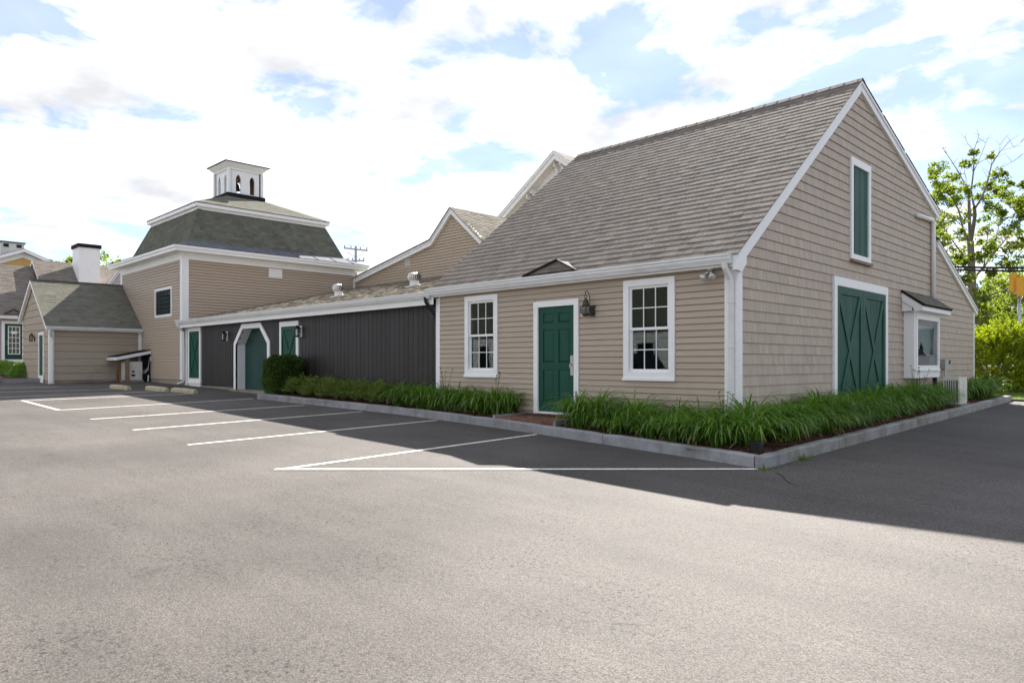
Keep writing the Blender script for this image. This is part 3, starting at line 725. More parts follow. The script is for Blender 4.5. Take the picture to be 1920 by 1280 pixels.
    bw.box(xb-.03,xb,b0+.03,b0+.14,1.17,2.58); bw.box(xb-.03,xb,b1-.14,b1-.03,1.17,2.58); bw.box(xb-.03,xb,b0+.14,b1-.14,2.46,2.58)
    bay = bw.build('bay_window', m_white, t)
    fr = casing(MB(), (xb,0,0), YP, XP, b0+.1, b1-.1, 1.2, 2.5, .1, -.02, .028); fr.obox((xb,0,0),YP,XP,b0+.08,b1-.08,1.165,1.205,-.02,.045); fr.build('frame', m_white, bay)
    p = MB(); p.box(xb-.012,xb-.006,b0+.19,b1-.19,1.29,2.41); p.build('pane', m_glass, bay)
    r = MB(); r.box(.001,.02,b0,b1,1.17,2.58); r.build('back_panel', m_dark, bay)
    r = MB(); r.box(.13,.14,b0+.04,b1-.04,2.28,2.55); r.build('roller_shade', m_shade, bay)
    cu = MB(); n = 40
    for k in range(n):
        ya, yb = b0+.05+(b1-b0-.1)*k/n, b0+.05+(b1-b0-.1)*(k+1)/n; f = lambda y: .10 + .018*math.sin(y*23)+.01*math.sin(y*51); sw = lambda y: 1.9 - .38*abs(math.sin((y-b0)*2.9))
        cu.quad((f(ya),ya,sw(ya)),(f(yb),yb,sw(yb)),(f(yb),yb,2.5),(f(ya),ya,2.5))
    cu.build('reflection_curtain', m_white, bay, smooth=True)  # white folds added to stand for the bright reflection in the pane
    # its lean roof
    e0, e1 = 7.98, 10.42
    rf = MB(); rf.prism([(0.02,e0,3.08),(.5,e0,2.72),(.5,e0,2.68),(0.02,e0,3.03)], (0,e1-e0,0)); rf.build('bay_roof_deck', m_drip, bay)
    V = Vector((-.49,0,.365)); shingle_field(bay, (.52,e0-.01,2.712), YP, V, V.length, lambda v: (0, e1-e0+.02), .125, .15, .3, m_roofs, 60)
    cs = MB()
    for y in (e0+.02, e1-.05): cs.prism([(.021,y,3.02),(.47,y,2.68),(.47,y,2.58),(.30,y,2.56),(.26,y,2.66),(.021,y,2.83)], (0,.03,0))
    cs.box(.44,.47,e0+.05,e1-.05,2.58,2.69); cs.box(xb,.44,e0+.05,e1-.05,2.575,2.59); cs.prism([(.021,e0+.051,2.99),(.24,e0+.051,2.82),(.24,e0+.051,2.58),(.021,e0+.051,2.58)], (0,.02,0)); cs.build('bay_cornice', m_white, bay)
    # waste pipe on the gable
    MB().tube([(.075,9.05,4.99),(.075,10.28,5.05),(.075,10.36,5.0),(.075,10.4,4.85),(.075,10.4,3.02)], .055, 12).build('vent_pipe', m_white, t, smooth=True)
    # meter box
    mt = MB(); mt.box(.021,.13,11.3,11.62,1.2,1.46); o = mt.build('meter_box', m_metal, t)
    MB().tube([(.08,11.46,1.21),(.08,11.46,.9),(.06,11.5,.45)], .022, 8).build('conduit', m_metal, o)
    MB().tube([(.1,11.6,1.38),(.14,11.75,1.42),(.1,11.8,1.34)], .015, 6).build('cable', m_wire, o)
    MB().tube([(.06,10.6,1.0),(.06,10.62,.4)], .05, 8).build('drain_pipe', m_blackm, t)
    # front: small brick-coloured tape marks are left out
    return t
BARN = barn()

def onion_lantern():
    c = Vector((-2.9,-.17,0))
    t = thing('wall_lantern', 'bronze onion lantern with glass globe hanging beside the green front door', 'lantern', (-2.86,-.02,2.3))
    MB().box(-2.92,-2.79,-.045,-.018,2.22,2.42).build('back_plate', m_bronze, t)
    MB().tube([(-2.855,-.04,2.3),(-2.855,-.1,2.31),(-2.845,-.115,2.42),(-2.845,-.12,2.56),(-2.86,-.135,2.64),(-2.885,-.155,2.68),(-2.905,-.17,2.665),(-2.91,-.17,2.62)], .008, 8).build('arm', m_bronze, t, smooth=True)
    ring = [(c.x+.028*math.cos(a*.5236), c.y, 2.575+.028*math.sin(a*.5236)) for a in range(13)]
    MB().tube(ring, .006, 6).build('ring', m_bronze, t, smooth=True)
    MB().lathe((c.x,c.y,0), [(.004,2.55),(.012,2.545),(.03,2.52),(.05,2.48),(.062,2.44),(.066,2.405),(.06,2.40)], 16).build('cap', m_bronze, t, smooth=True)
    MB().lathe((c.x,c.y,0), [(.06,2.40),(.085,2.375),(.098,2.345),(.1,2.32),(.094,2.295),(.075,2.265)], 18).build('globe', m_glass, t, smooth=True)
    MB().lathe((c.x,c.y,0), [(.07,2.265),(.072,2.25),(.05,2.225),(.05,2.215)], 16).build('base', m_bronze, t, smooth=True)
    MB().lathe((c.x,c.y,0), [(.012,2.265),(.014,2.31),(.024,2.34),(.012,2.37)], 10).build('bulb', m_shade, t, smooth=True)
    gd = MB()
    for k in range(4):
        a = k*1.5708+.6; gd.tube([(c.x+r*math.cos(a),c.y+r*math.sin(a),z) for r,z in ((.066,2.41),(.1,2.37),(.106,2.32),(.08,2.26))], .004, 5)
    gd.tube([(c.x+.106*math.cos(j*.3927),c.y+.106*math.sin(j*.3927),2.33) for j in range(17)], .004, 5); gd.build('guard', m_bronze, t)
onion_lantern()
def flood():
    t = thing('flood_light', 'twin-bulb floodlight under the eave beside the corner downspout', 'floodlight', (-.42,-.03,2.86))
    MB().lathe((-.42,-.075,0), [(.05,2.868),(.055,2.85),(.04,2.835)], 12).build('base', m_grime, t)
    for s in (-1, 1):
        p = Vector((-.42,-.075,2.845)); d = Vector((.5*s,-.55,-.75)).normalized(); q = p + d*.05
        MB().tube([p, q, q+d*.07], [.018,.028,.032], 10).build('socket', m_steel, t, smooth=True)
        e = q + d*.07
        MB().tube([e, e+d*.03, e+d*.07, e+d*.085], [.03,.05,.062,.05], 12).build('bulb', m_turb, t, smooth=True)
flood()

# ------------------------------------------------------------------ long charcoal wing
XT = -22.9
def wing():
    t = thing('charcoal_wing', 'long low wing with charcoal vertical boards between the barn and the square tower', 'building', (-15,.3,zg(-15,.3)))
    yw = .12; P = (0,yw,0); XL, XR = XT+.02, -7.43
    wall_panel(P, XP, YN, XL, XR, 0, 2.95, [(-18.36,-16.0,.0,2.53)], .12).build('wall', m_groove, t)
    for u0, u1 in ((XL,-18.4),(-15.95,XR)): MB().box(u0,u1,yw-.02,yw,0,.53).build('foundation', m_found, t)
    MB().box(-18.49,-15.87,-.1,.6,-.1,zg(-17,.1)+.07).build('door_step', m_found, t)
    MB().box(-18.6,-15.7,yw+.28,yw+.33,.2,2.7).build('overhead_door', m_greend, t)
    DL = (-22.55,-21.36,.6,2.70); AR = (-18.49,-15.87,.3,2.66); D2 = (-15.22,-14.05,.6,2.62)
    holes = [DL, (AR[0]+.1,AR[1]-.1,AR[2],AR[3]-.1), D2]
    x = XL+.02; bw = .192
    while x < XR-.03:
        e = min(x+bw, XR-.005); segs = [(.55, 2.74)]
        for a,b,c,d in holes:
            m = (x+e)/2
            if a < m < b:
                lo = d-.02
                if c < .4: lo = AR[3]-.1 - max(0, .62-(x-AR[0]), .62-(AR[1]-e))*1.0
                segs = [(lo, 2.74)] + ([(.55,c+.02)] if c > .62 else [])
        for c, d in segs:
            mb = MB(); mb.obox(P,XP,YN,x+.006,e-.006,c,d,0,.02+random.uniform(-.002,.002)); mb.build('board', m_black, t)
        x += bw
    # roof
    sl = .235; yr = 7.72; zr = lambda y: 2.985 + sl*(y+.12)
    MB().prism([(XL,-.12,2.965),(XL,yr,zr(yr)-.02),(XL,yr,zr(yr)-.14),(XL,-.12,2.845)], (XR+.1-XL,0,0)).build('roof_deck', m_deck, t)
    V = Vector((0,1,sl)); shingle_field(t, (0,-.15,2.968), XP, V, (yr+.15)*math.sqrt(1+sl*sl), lambda v: (XL, XR+.08), .2, .13, .26, m_roofw, 300, thick=(.006,.02))
    MB().box(XL,XR,-.115,yw,2.845,2.86).build('soffit', m_white, t)
    MB().box(XL-.12,XR+.02,-.13,-.115,2.70,2.97).build('fascia', m_white, t)
    gutter(t, (XL-.15,-.131,2.985), (XR-.02,-.131,2.985), YN, .14, .125)
    MB().box(XL-.02,XL+.28,yw-.05,yw-.005,.45,2.72).build('corner_board', m_grime, t)
    downspout(t, [(XL-.02,-.2,2.85),(XL+.0,-.18,2.75),(XL+.02,.02,2.55),(XL+.02,.035,.72),(XL-.0,-.0,.62),(XL-.05,-.18,.56)])
    downspout(t, [(-7.62,-.2,2.86),(-7.6,-.19,2.76),(-7.5,.0,2.48),(-7.49,.06,2.3),(-7.49,.06,.4)], mat=m_blackm)
    # tall green shutter doors
    for D in (DL, D2):
        f = casing(MB(), P, XP, YN, D[0], D[1], D[2]+.06, D[3], .14, -.02, .05, head=.15)
        f.obox(P,XP,YN,D[0]-.03,D[1]+.03,D[2],D[2]+.06,-.02,.08); f.obox(P,XP,YN,D[0]+.04,D[1]-.02,.36,D[2],-.02,.045)
        f.build('shutter_frame', m_white, t)
        x_leaf(t, P, XP, YN, D[0]+.14, D[1]-.14, D[2]+.2, D[3]-.15, .034, m_green, fr=.12, nb=5, dw=.1, name='shutter_door', stile=.06)
    # clipped-corner doorway
    a, b, zt = AR[0], AR[1], AR[3]; k = .62; kz = .62; w = .16
    out = [(a,.3),(a,zt-kz),(a+k,zt),(b-k,zt),(b,zt-kz),(b,.3)]; inn = [(a+w,.3),(a+w,zt-kz-.06),(a+k+.07,zt-w),(b-k-.07,zt-w),(b-w,zt-kz-.06),(b-w,.3)]
    f = MB()
    for i in range(5):
        q = [out[i],out[i+1],inn[i+1],inn[i]]; f.prism([(u,yw-.055,z) for u,z in q], (0,.06,0))
    fr = f.build('doorway_frame', m_white, t)
    rv = MB()
    for i in range(5): rv.quad((inn[i][0],yw-.055,inn[i][1]),(inn[i+1][0],yw-.055,inn[i+1][1]),(inn[i+1][0],yw+.28,inn[i+1][1]),(inn[i][0],yw+.28,inn[i][1]))
    rv.build('reveal', m_white, fr)
    return t
WING = wing()
def box_lantern(x, label):
    t = thing('wall_lantern', label, 'lantern', (x,.09,2.35), group='lanterns on the charcoal wall')
    MB().box(x-.02,x+.13,.085,.10,2.13,2.46).build('back_plate', m_gut, t)
    c = (x+.05,-.02,0)
    MB().box(x+.035,x+.065,-.02,.09,2.28,2.31).build('arm', m_blackm, t)
    MB().lathe(c, [(.02,2.47),(.04,2.46),(.075,2.43),(.095,2.39),(.1,2.36)], 10).build('cap', m_blackm, t)
    MB().lathe(c, [(.07,2.17),(.085,2.36)], 10).build('globe', m_glass, t)
    MB().lathe(c, [(.03,2.12),(.085,2.15),(.085,2.17)], 10).build('base', m_blackm, t)
    g = MB()
    for k in range(5):
        a = k*1.2566; g.tube([(c[0]+.075*math.cos(a),c[1]+.075*math.sin(a),2.17),(c[0]+.092*math.cos(a),c[1]+.092*math.sin(a),2.37)], .008, 5)
    g.build('cage', m_blackm, t)
box_lantern(-19.15, 'black wall lantern left of the clipped-corner green doorway')
box_lantern(-13.98, 'black wall lantern right of the green shutter above the square hedge')
def turbine(px, py, y, label):
    p = onY(px, py, y); z = 2.985 + .235*(y+.12)
    t = thing('turbine_vent', label, 'roof vent', (p.x, y, z), group='turbine vents on the wing roof')
    MB().prism([(p.x-.22,y-.22,z-.035),(p.x+.22,y-.22,z-.035),(p.x+.22,y+.22,z+.068),(p.x-.22,y+.22,z+.068)], (0,0,.012)).build('flashing', m_turb, t)
    MB().lathe((p.x,y,z-.05), [(.16,0),(.15,.14),(.14,.16),(.14,.22)], 18).build('collar', m_turb, t, smooth=True)
    MB().lathe((p.x,y,z+.17), [(.10,0),(.15,.05),(.165,.12),(.15,.19),(.1,.235)], 16).build('gap_shade_core', m_blackm, t, smooth=True)  # dark core added so the gaps between the blades read as shaded
    n = 20
    for k in range(n):
        a0 = 2*math.pi*k/n; mb = MB(); prev = None
        for i in range(9):
            th = math.pi*i/8; r = .12 + .095*math.sin(th); zz = z + .165 + .125*(1-math.cos(th)); a = a0 + .25*math.sin(th)
            A = (p.x+r*math.cos(a), y+r*math.sin(a), zz); B = (p.x+(r-.03)*math.cos(a+.23), y+(r-.03)*math.sin(a+.23), zz)
            if prev: mb.quad(prev[0], prev[1], B, A)
            prev = (A, B)
        mb.build('blade', m_turb, t, smooth=True)
    MB().lathe((p.x,y,z+.16), [(.145,-.01),(.145,.012)], 18).build('lower_ring', m_turb, t)
    MB().lathe((p.x,y,z+.41), [(.125,-.012),(.09,.02),(.02,.028)], 18).build('top_cap', m_turb, t, smooth=True)
turbine(635, 545, 2.6, 'turbine vent on the tan roof nearer the square tower')
turbine(777, 525, 3.0, 'turbine vent on the tan roof nearer the barn')

# ------------------------------------------------------------------ square tower with mansard roof and cupola
def tower():
    t = thing('mansard_tower', 'square tan block with green mansard roof and white bell cupola', 'building', (-26.6,3.85,.7))
    x0, x1, y0, y1 = -30.3, XT, 0, 7.66; cx, cy = (x0+x1)/2, (y0+y1)/2
    b = MB(); b.box(x0,x1,y0,y1,0,5.6); b.build('wall', m_clapw, t)
    MB().box(x0,x1,-.012,0,.2,.72).build('foundation', m_found, t)
    WN = (-26.02,-24.05,3.1,4.32)                                        # window on the front face
    a = onY(292,540,0); c = onY(323,596,0)
    WN = (a.x, c.x, onY(308,593,0).z, onY(308,541,0).z)
    clapboards(t, (0,0,0), XP, YN, .72, 5.36, .113, lambda z: (x0+.2, x1-.2), [WN], m_clap, lip=.042, gap=.021)
    clapboards(t, (x1,0,0), YP, XP, 2.95, 5.36, .113, lambda z: (.22, y1-.1), [], m_clapw, lip=.042, gap=.021)
    cb = MB(); cb.box(x1-.2,x1+.028,-.028,0,.72,5.36); cb.box(x1,x1+.03,0,.22,2.9,5.36); cb.build('corner_board', m_white, t)
    MB().box(x0-.028,x0+.2,-.028,0,.72,5.36).build('corner_board', m_white, t)
    MB().box(x1,x1+.03,y1-.1,y1+.03,4.6,5.36).build('corner_board', m_white, t)
    f = MB()
    for q, h0, h1 in ((.03,5.36,5.62),): f.box(x0-q,x1+q,y0-q,y1+q,h0,h1)
    f.build('frieze', m_white, t)
    e = .42
    f = MB(); f.box(x0-e,x1+e,y0-e,y1+e,5.62,5.80); f.box(x0-e-.05,x1+e+.05,y0-e-.05,y1+e+.05,5.74,5.83); f.build('eave', m_white, t)
    MB().box(x0-e-.06,x1+e+.06,y0-e-.06,y1+e+.06,5.83,5.845).build('drip_edge', m_drip, t)
    # mansard skirt: lead flashing then shingles
    zb, zt = 5.845, 7.62; s0, s1 = .25, .98                             # inset at bottom / top
    def ring(s, z): return [(x0+s,y0+s,z),(x1-s,y0+s,z),(x1-s,y1-s,z),(x0+s,y1-s,z)]
    f = MB(); A = ring(-.4,zb); B = ring(s0+.12,zb+.34)
    for k in range(4): f.quad(A[k],A[(k+1)%4],B[(k+1)%4],B[k])
    f.build('lead_flashing', m_flash, t)
    sm = MB()
    for k in range(9):
        y = y0 + .2 + k*.9; sm.beam((x1+.39,y,zb+.012),(x1-.36,y,zb+.345),.03,.02)
    sm.build('flashing_seam', m_flash, t)
    f = MB(); A = ring(s0+.1,zb+.32); B = ring(s1,zt)
    for k in range(4): f.quad(A[k],A[(k+1)%4],B[(k+1)%4],B[k])
    f.build('roof_deck', m_deck, t)
    run = s1 - s0 - .1; rise = zt - zb - .32; L = math.hypot(run, rise)
    W = (x1-x0)-2*(s0+.1); D = (y1-y0)-2*(s0+.1)
    shingle_field(t, (x0+s0+.1,y0+s0+.1,zb+.32), XP, (0,run,rise), L, lambda v: (run*v/L, W-run*v/L), .14, .2, .36, m_roofg)
    shingle_field(t, (x1-s0-.1,y0+s0+.1,zb+.32), YP, (-run,0,rise), L, lambda v: (run*v/L, D-run*v/L), .14, .2, .36, m_roofg)
    shingle_field(t, (x0+s0+.1,y0+s0+.1,zb+.32), YP, (run,0,rise), L, lambda v: (run*v/L, D-run*v/L), .14, .2, .36, m_roofg)
    hp = MB()
    for k in range(13):
        q0, q1 = k/13, (k+1.1)/13; p = Vector((x1-s0-.1,y0+s0+.1,zb+.32)); d = Vector((-run,run,rise))
        for sd in (Vector((-.16,0,0)), Vector((0,.16,0))):
            a, b2 = p+d*q0, p+d*q1; o = Vector((.012,-.012,.012))
            hp.hexa([a+sd, a, b2, b2+sd, a+sd+o, a+o*1.8, b2+o, b2+sd+o*.6], random.random())
    hp.build('hip_cap', m_roofg, t)
    # upper cornice
    q = s1 - .15
    f = MB(); f.box(x0+s1-.03,x1-s1+.03,y0+s1-.03,y1-s1+.03,zt-.06,zt+.06); f.box(x0+q,x1-q,y0+q,y1-q,zt+.06,zt+.2); f.build('upper_cornice', m_white, t)
    MB().box(x0+q-.02,x1-q+.02,y0+q-.02,y1-q+.02,zt+.2,zt+.215).build('drip_edge', m_drip, t)
    hc = .88; z2 = zt+.21; z3 = 8.74
    A = ring(q-.02,z2+.005); B = [(cx-hc,cy-hc,z3),(cx+hc,cy-hc,z3),(cx+hc,cy+hc,z3),(cx-hc,cy+hc,z3)]
    f = MB()
    for k in range(4): f.quad(A[k],A[(k+1)%4],B[(k+1)%4],B[k])
    f.build('roof_deck', m_deck, t)
    ry = (cy-hc)-(y0+q-.02); rx = (x1-q+.02)-(cx+hc); rz = z3-z2; W = A[1][0]-A[0][0]; D = A[2][1]-A[1][1]
    L1 = math.hypot(ry,rz); L2 = math.hypot(rx,rz)
    shingle_field(t, A[0], XP, (0,ry,rz), L1, lambda v: (rx*v/L1, W-rx*v/L1), .14, .2, .36, m_roofs)
    shingle_field(t, A[1], YP, (-rx,0,rz), L2, lambda v: (ry*v/L2, D-ry*v/L2), .14, .2, .36, m_roofs)
    shingle_field(t, A[2], XN, (0,-ry,rz), L1, lambda v: (rx*v/L1, W-rx*v/L1), .14, .2, .36, m_roofs)
    shingle_field(t, A[0], YP, (rx,0,rz), L2, lambda v: (ry*v/L2, D-ry*v/L2), .14, .2, .36, m_roofs)
    # louvre vent and window
    v = onX(516,512,x1)
    MB().box(x1+.005,x1+.04,v.y-.3,v.y+.3,v.z-.2,v.z+.17).build('wall_vent', m_white, t)
    f = casing(MB(), (0,0,0), XP, YN, WN[0]-.03, WN[1]+.03, WN[2]-.03, WN[3]+.03, .1, 0, .04).build('window', m_white, t)
    MB().box(WN[0]+.05,WN[1]-.05,-.006,0,WN[2]+.05,WN[3]-.05).build('room', m_dark, f)
    nx, nz = 4, 6; A_, B_, C_, D_ = WN[0]+.07, WN[1]-.07, WN[2]+.07, WN[3]-.07
    for i in range(nx):
        for j in range(nz):
            MB().box(A_+(B_-A_)*i/nx,A_+(B_-A_)*(i+1)/nx,-.014,-.011,C_+(D_-C_)*j/nz,C_+(D_-C_)*(j+1)/nz).build('pane', m_glass, f)
    mm = MB()
    for i in range(1,nx): x = A_+(B_-A_)*i/nx; mm.box(x-.012,x+.012,-.025,-.016,C_,D_)
    for j in range(1,nz): z = C_+(D_-C_)*j/nz; mm.box(A_,B_,-.026,-.016,z-.01,z+.01)
    mm.build('muntin', m_greend, f)
    # cupola
    w = .74; zc0, zc1 = 8.83, 10.0
    MB().box(cx-hc,cx+hc,cy-hc,cy+hc,8.68,8.93).build('cupola_curb', m_drip, t)
    cu = MB(); th = .09
    def face(P, U, N):
        # openings: two pointed arches in each face
        U = Vector(U); N = Vector(N); P = Vector(P); Z = Vector((0,0,1)); q = lambda u,n,z: P+U*u+N*n+Z*z
        ow = .24; zs, zp, za = zc0+.16, zc0+.80, zc0+.98
        ex = [(-w,-w+.30),(-w+.30+ow,w-.30-ow),(w-.30,w)]
        for a, b in ex: cu.hexa([q(a,0,zc0),q(b,0,zc0),q(b,-th,zc0),q(a,-th,zc0),q(a,0,zc1),q(b,0,zc1),q(b,-th,zc1),q(a,-th,zc1)])
        for a in (-w+.30, w-.30-ow):
            b = a+ow; m = (a+b)/2
            cu.hexa([q(a,0,zc0),q(b,0,zc0),q(b,-th,zc0),q(a,-th,zc0),q(a,0,zs),q(b,0,zs),q(b,-th,zs),q(a,-th,zs)])
            for s, e in ((a,m),(b,m)):
                n = 5; pr = None
                for k in range(n+1):
                    u = s+(e-s)*k/n; zz = zp + (za-zp)*math.sin(k/n*math.pi/2)**.9
                    if pr: cu.hexa([q(pr[0],0,pr[1]),q(u,0,zz),q(u,-th,zz),q(pr[0],-th,pr[1]),q(pr[0],0,zc1),q(u,0,zc1),q(u,-th,zc1),q(pr[0],-th,zc1)])
                    pr = (u, zz)
    face((cx,cy-w,0), XP, YN); face((cx+w,cy,0), YP, XP); face((cx,cy+w,0), XP, YP); face((cx-w,cy,0), YP, XN)
    cup = cu.build('cupola', m_white, t)
    ln = MB(); i_ = w-th-.004; tk = .012
    for a, b in ((-i_,-w+.29),(-w+.31+.24,w-.31-.24),(w-.29,i_)):
        for sg in (-1, 1):
            ln.box(cx+a,cx+b,cy+sg*i_,cy+sg*(i_-tk),zc0,zc1-.02); ln.box(cx+sg*i_,cx+sg*(i_-tk),cy+a*.98,cy+b*.98,zc0,zc1-.02)
    ln.box(cx-i_,cx+i_,cy-i_,cy+i_,zc1-.05,zc1-.02); ln.build('shade_lining', m_woodb, cup)  # dark panels added to put interior shade into the cupola openings
    f = MB()
    for sx in (-1,1):
        for sy in (-1,1): f.box(cx+sx*(w+.02)-.06,cx+sx*(w+.02)+.06,cy+sy*(w+.02)-.06,cy+sy*(w+.02)+.06,zc0,zc1)
    f.build('corner_pilaster', m_white, cup)
    f = MB(); f.box(cx-w-.06,cx+w+.06,cy-w-.06,cy+w+.06,zc1,zc1+.08)
    A = [(cx+s*(w+.08),cy+r*(w+.08),zc1+.08) for s,r in ((-1,-1),(1,-1),(1,1),(-1,1))]; B = [(cx+s*(w+.26),cy+r*(w+.26),zc1+.26) for s,r in ((-1,-1),(1,-1),(1,1),(-1,1))]
    f.hexa(A+B); f.build('cupola_cornice', m_white, cup)
    f = MB(); B = [(cx+s*(w+.29),cy+r*(w+.29),zc1+.26) for s,r in ((-1,-1),(1,-1),(1,1),(-1,1))]; C2 = [(x,y,zc1+.30) for x,y,_ in B]; f.hexa(B+C2)
    for k in range(4): f.tri(C2[k],C2[(k+1)%4],(cx,cy,zc1+.52))
    f.build('cupola_roof', m_drip, cup)
    bl = MB().lathe((cx-.1,cy-.05,zc0+.45), [(.2,0),(.19,.03),(.15,.1),(.13,.22),(.1,.3),(.03,.33)], 14).build('bell', m_bronze, cup, smooth=True)
    MB().box(cx-.6,cx+.6,cy-.09,cy-.03,zc0+.8,zc0+.86).build('bell_beam', m_wood, cup)
tower()

# ------------------------------------------------------------------ gable behind the wing
def rear_gable():
    Y = 7.74; t = thing('rear_gable_building', 'tan clapboard building with kinked white rake behind the charcoal wing', 'building', (-17,Y+3,.6))
    A = onY(850,390,Y); Rr = onY(906,447,Y); K = onY(812,450,Y); Lo = onY(655,528,Y)
    poly = [(Lo.x,Y,3),(Lo.x,Y,Lo.z-.1),(K.x,Y,K.z-.1),(A.x,Y,A.z-.1),(Rr.x,Y,Rr.z-.1),(Rr.x,Y,3)]
    MB().prism(poly, (0,.2,0)).build('wall', m_clapw, t)
    def ol(z):
        if z < Lo.z: l = Lo.x
        elif z < K.z: l = Lo.x + (z-Lo.z)/(K.z-Lo.z)*(K.x-Lo.x)
        else: l = K.x + (z-K.z)/(A.z-K.z)*(A.x-K.x)
        r = Rr.x if z < Rr.z else A.x + (A.z-z)/(A.z-Rr.z)*(Rr.x-A.x)
        return (l+.05, r-.02)
    v0 = onY(766,492,Y); VN = (v0.x-.3,v0.x+.2,v0.z-.2,v0.z+.35)
    clapboards(t, (0,Y,0), XP, YN, 4.4, A.z-.1, .113, ol, [VN], m_clapw, lip=.042, gap=.021)
    f = casing(MB(), (0,Y,0), XP, YN, VN[0], VN[1], VN[2], VN[3], .06, 0, .035).build('gable_vent', m_clapw, t)
    for k in range(7):
        z = VN[2]+.07+k*.06; s = MB(); s.prism([(VN[0]+.06,Y-.03,z),(VN[0]+.06,Y-.005,z+.05),(VN[0]+.06,Y,z+.05),(VN[0]+.06,Y-.025,z)], (VN[1]-VN[0]-.12,0,0)); s.build('slat', m_grime, f)
    dpt = 9.0
    def slope(p, q, mat, n):
        p = Vector(p); q = Vector(q); d = Vector((0,dpt,0)); o = Vector((0,-.14,0))
        MB().prism([p+o, q+o, q+o+Vector((0,0,-.1)), p+o+Vector((0,0,-.1))], d).build('roof_deck', m_deck, t)
        V = q-p; shingle_field(t, p+o+Vector((0,-.065,0)), YP, V, V.length, lambda v: (0, dpt), .14, .2, .36, mat)
        MB().prism([p+Vector((0,-.15,-.02)), q+Vector((0,-.15,-.02)), q+Vector((0,-.15,-.24)), p+Vector((0,-.15,-.24))], (0,.12,0)).build('rake_board', m_white, t)
        MB().prism([p+Vector((0,-.18,-.035)), q+Vector((0,-.18,-.035)), q+Vector((0,-.18,-.10)), p+Vector((0,-.18,-.10))], (0,.03,0)).build('rake_moulding', m_gut, t)
    slope(Rr + Vector((.08,0,-.09)), A, m_roofw, 1); slope(K, A, m_roofs, 1); slope(Lo, K, m_roofs, 1)
    # lower ell towards the right, its eave runs behind the barn roof
    MB().box(Rr.x,-8,Y+.05,Y+.25,3,Rr.z-.15).build('wall', m_clapw, t)
rear_gable()

def bracket_house():
    Y = 16; t = thing('bracketed_house', 'tall house with white bracketed gable cornice behind the barn roof', 'house', (-18,Y+4,.7))
    A = onY(1040,284,Y); Lo = onY(925,420,Y); sl = (A.z-Lo.z)/(A.x-Lo.x); hw = A.x-Lo.x; Rr = Vector((A.x+hw,Y,Lo.z))
    wy = Y+.55                                                            # wall stands behind the deep eave
    MB().prism([(Lo.x+.9,wy,0),(Lo.x+.9,wy,Lo.z-.4),(A.x,wy,A.z-.9),(Rr.x-.9,wy,Lo.z-.4),(Rr.x-.9,wy,0)], (0,8,0)).build('wall', m_yell, t)
    for p, q in ((Lo,A),(Rr,A)):
        Zv = Vector((0,0,1)); o = Vector((0,0,0))
        MB().prism([p, q, q-Zv*.12, p-Zv*.12], (0,8.6,0)).build('roof_deck', m_deck, t)
        V = q-p; shingle_field(t, p+Vector((0,-.12,.0)), YP, V, V.length, lambda v: (0, 8.6), .16, .22, .4, m_roofw)
        fo = Vector((0,-.03,0)); MB().prism([p-Zv*.01+fo, q-Zv*.01+fo, q-Zv*.38+fo, p-Zv*.38+fo], (0,.11,0)).build('rake_fascia', m_white, t)
        MB().prism([p+Vector((0,-.1,0)), q+Vector((0,-.1,0)), q+Vector((0,-.1,-.13)), p+Vector((0,-.1,-.13))], (0,.07,0)).build('crown_moulding', m_white, t)
        MB().prism([p+Vector((0,.1,-.30)), q+Vector((0,.1,-.30)), q+Vector((0,.1,-.36)), p+Vector((0,.1,-.36))], (0,.5,0)).build('soffit', m_white, t)
        MB().prism([p+Vector((0,wy-Y-.04,-.36)), q+Vector((0,wy-Y-.04,-.36)), q+Vector((0,wy-Y-.04,-1.0)), p+Vector((0,wy-Y-.04,-1.0))], (0,.06,0)).build('frieze', m_white, t)
        for f in (.045,.40,.47,.80,.87):
            c = q.lerp(p, f) + Vector((0,.3,-.36)); s = 1 if p is Rr else -1
            b = MB(); b.prism([c+Vector((-.06,.2,0)),c+Vector((-.06,-.14,0)),c+Vector((-.06,-.16,-.12)),c+Vector((-.06,-.02,-.2)),c+Vector((-.06,.06,-.36)),c+Vector((-.06,.12,-.5)),c+Vector((-.06,.2,-.5))], (.12,0,0)); b.build('bracket', m_white, t)
            MB().lathe(tuple(c+Vector((0,-.1,-.16))), [(.02,-.06),(.075,-.03),(.075,.03),(.02,.06)], 8).build('scroll', m_white, t)
bracket_house()

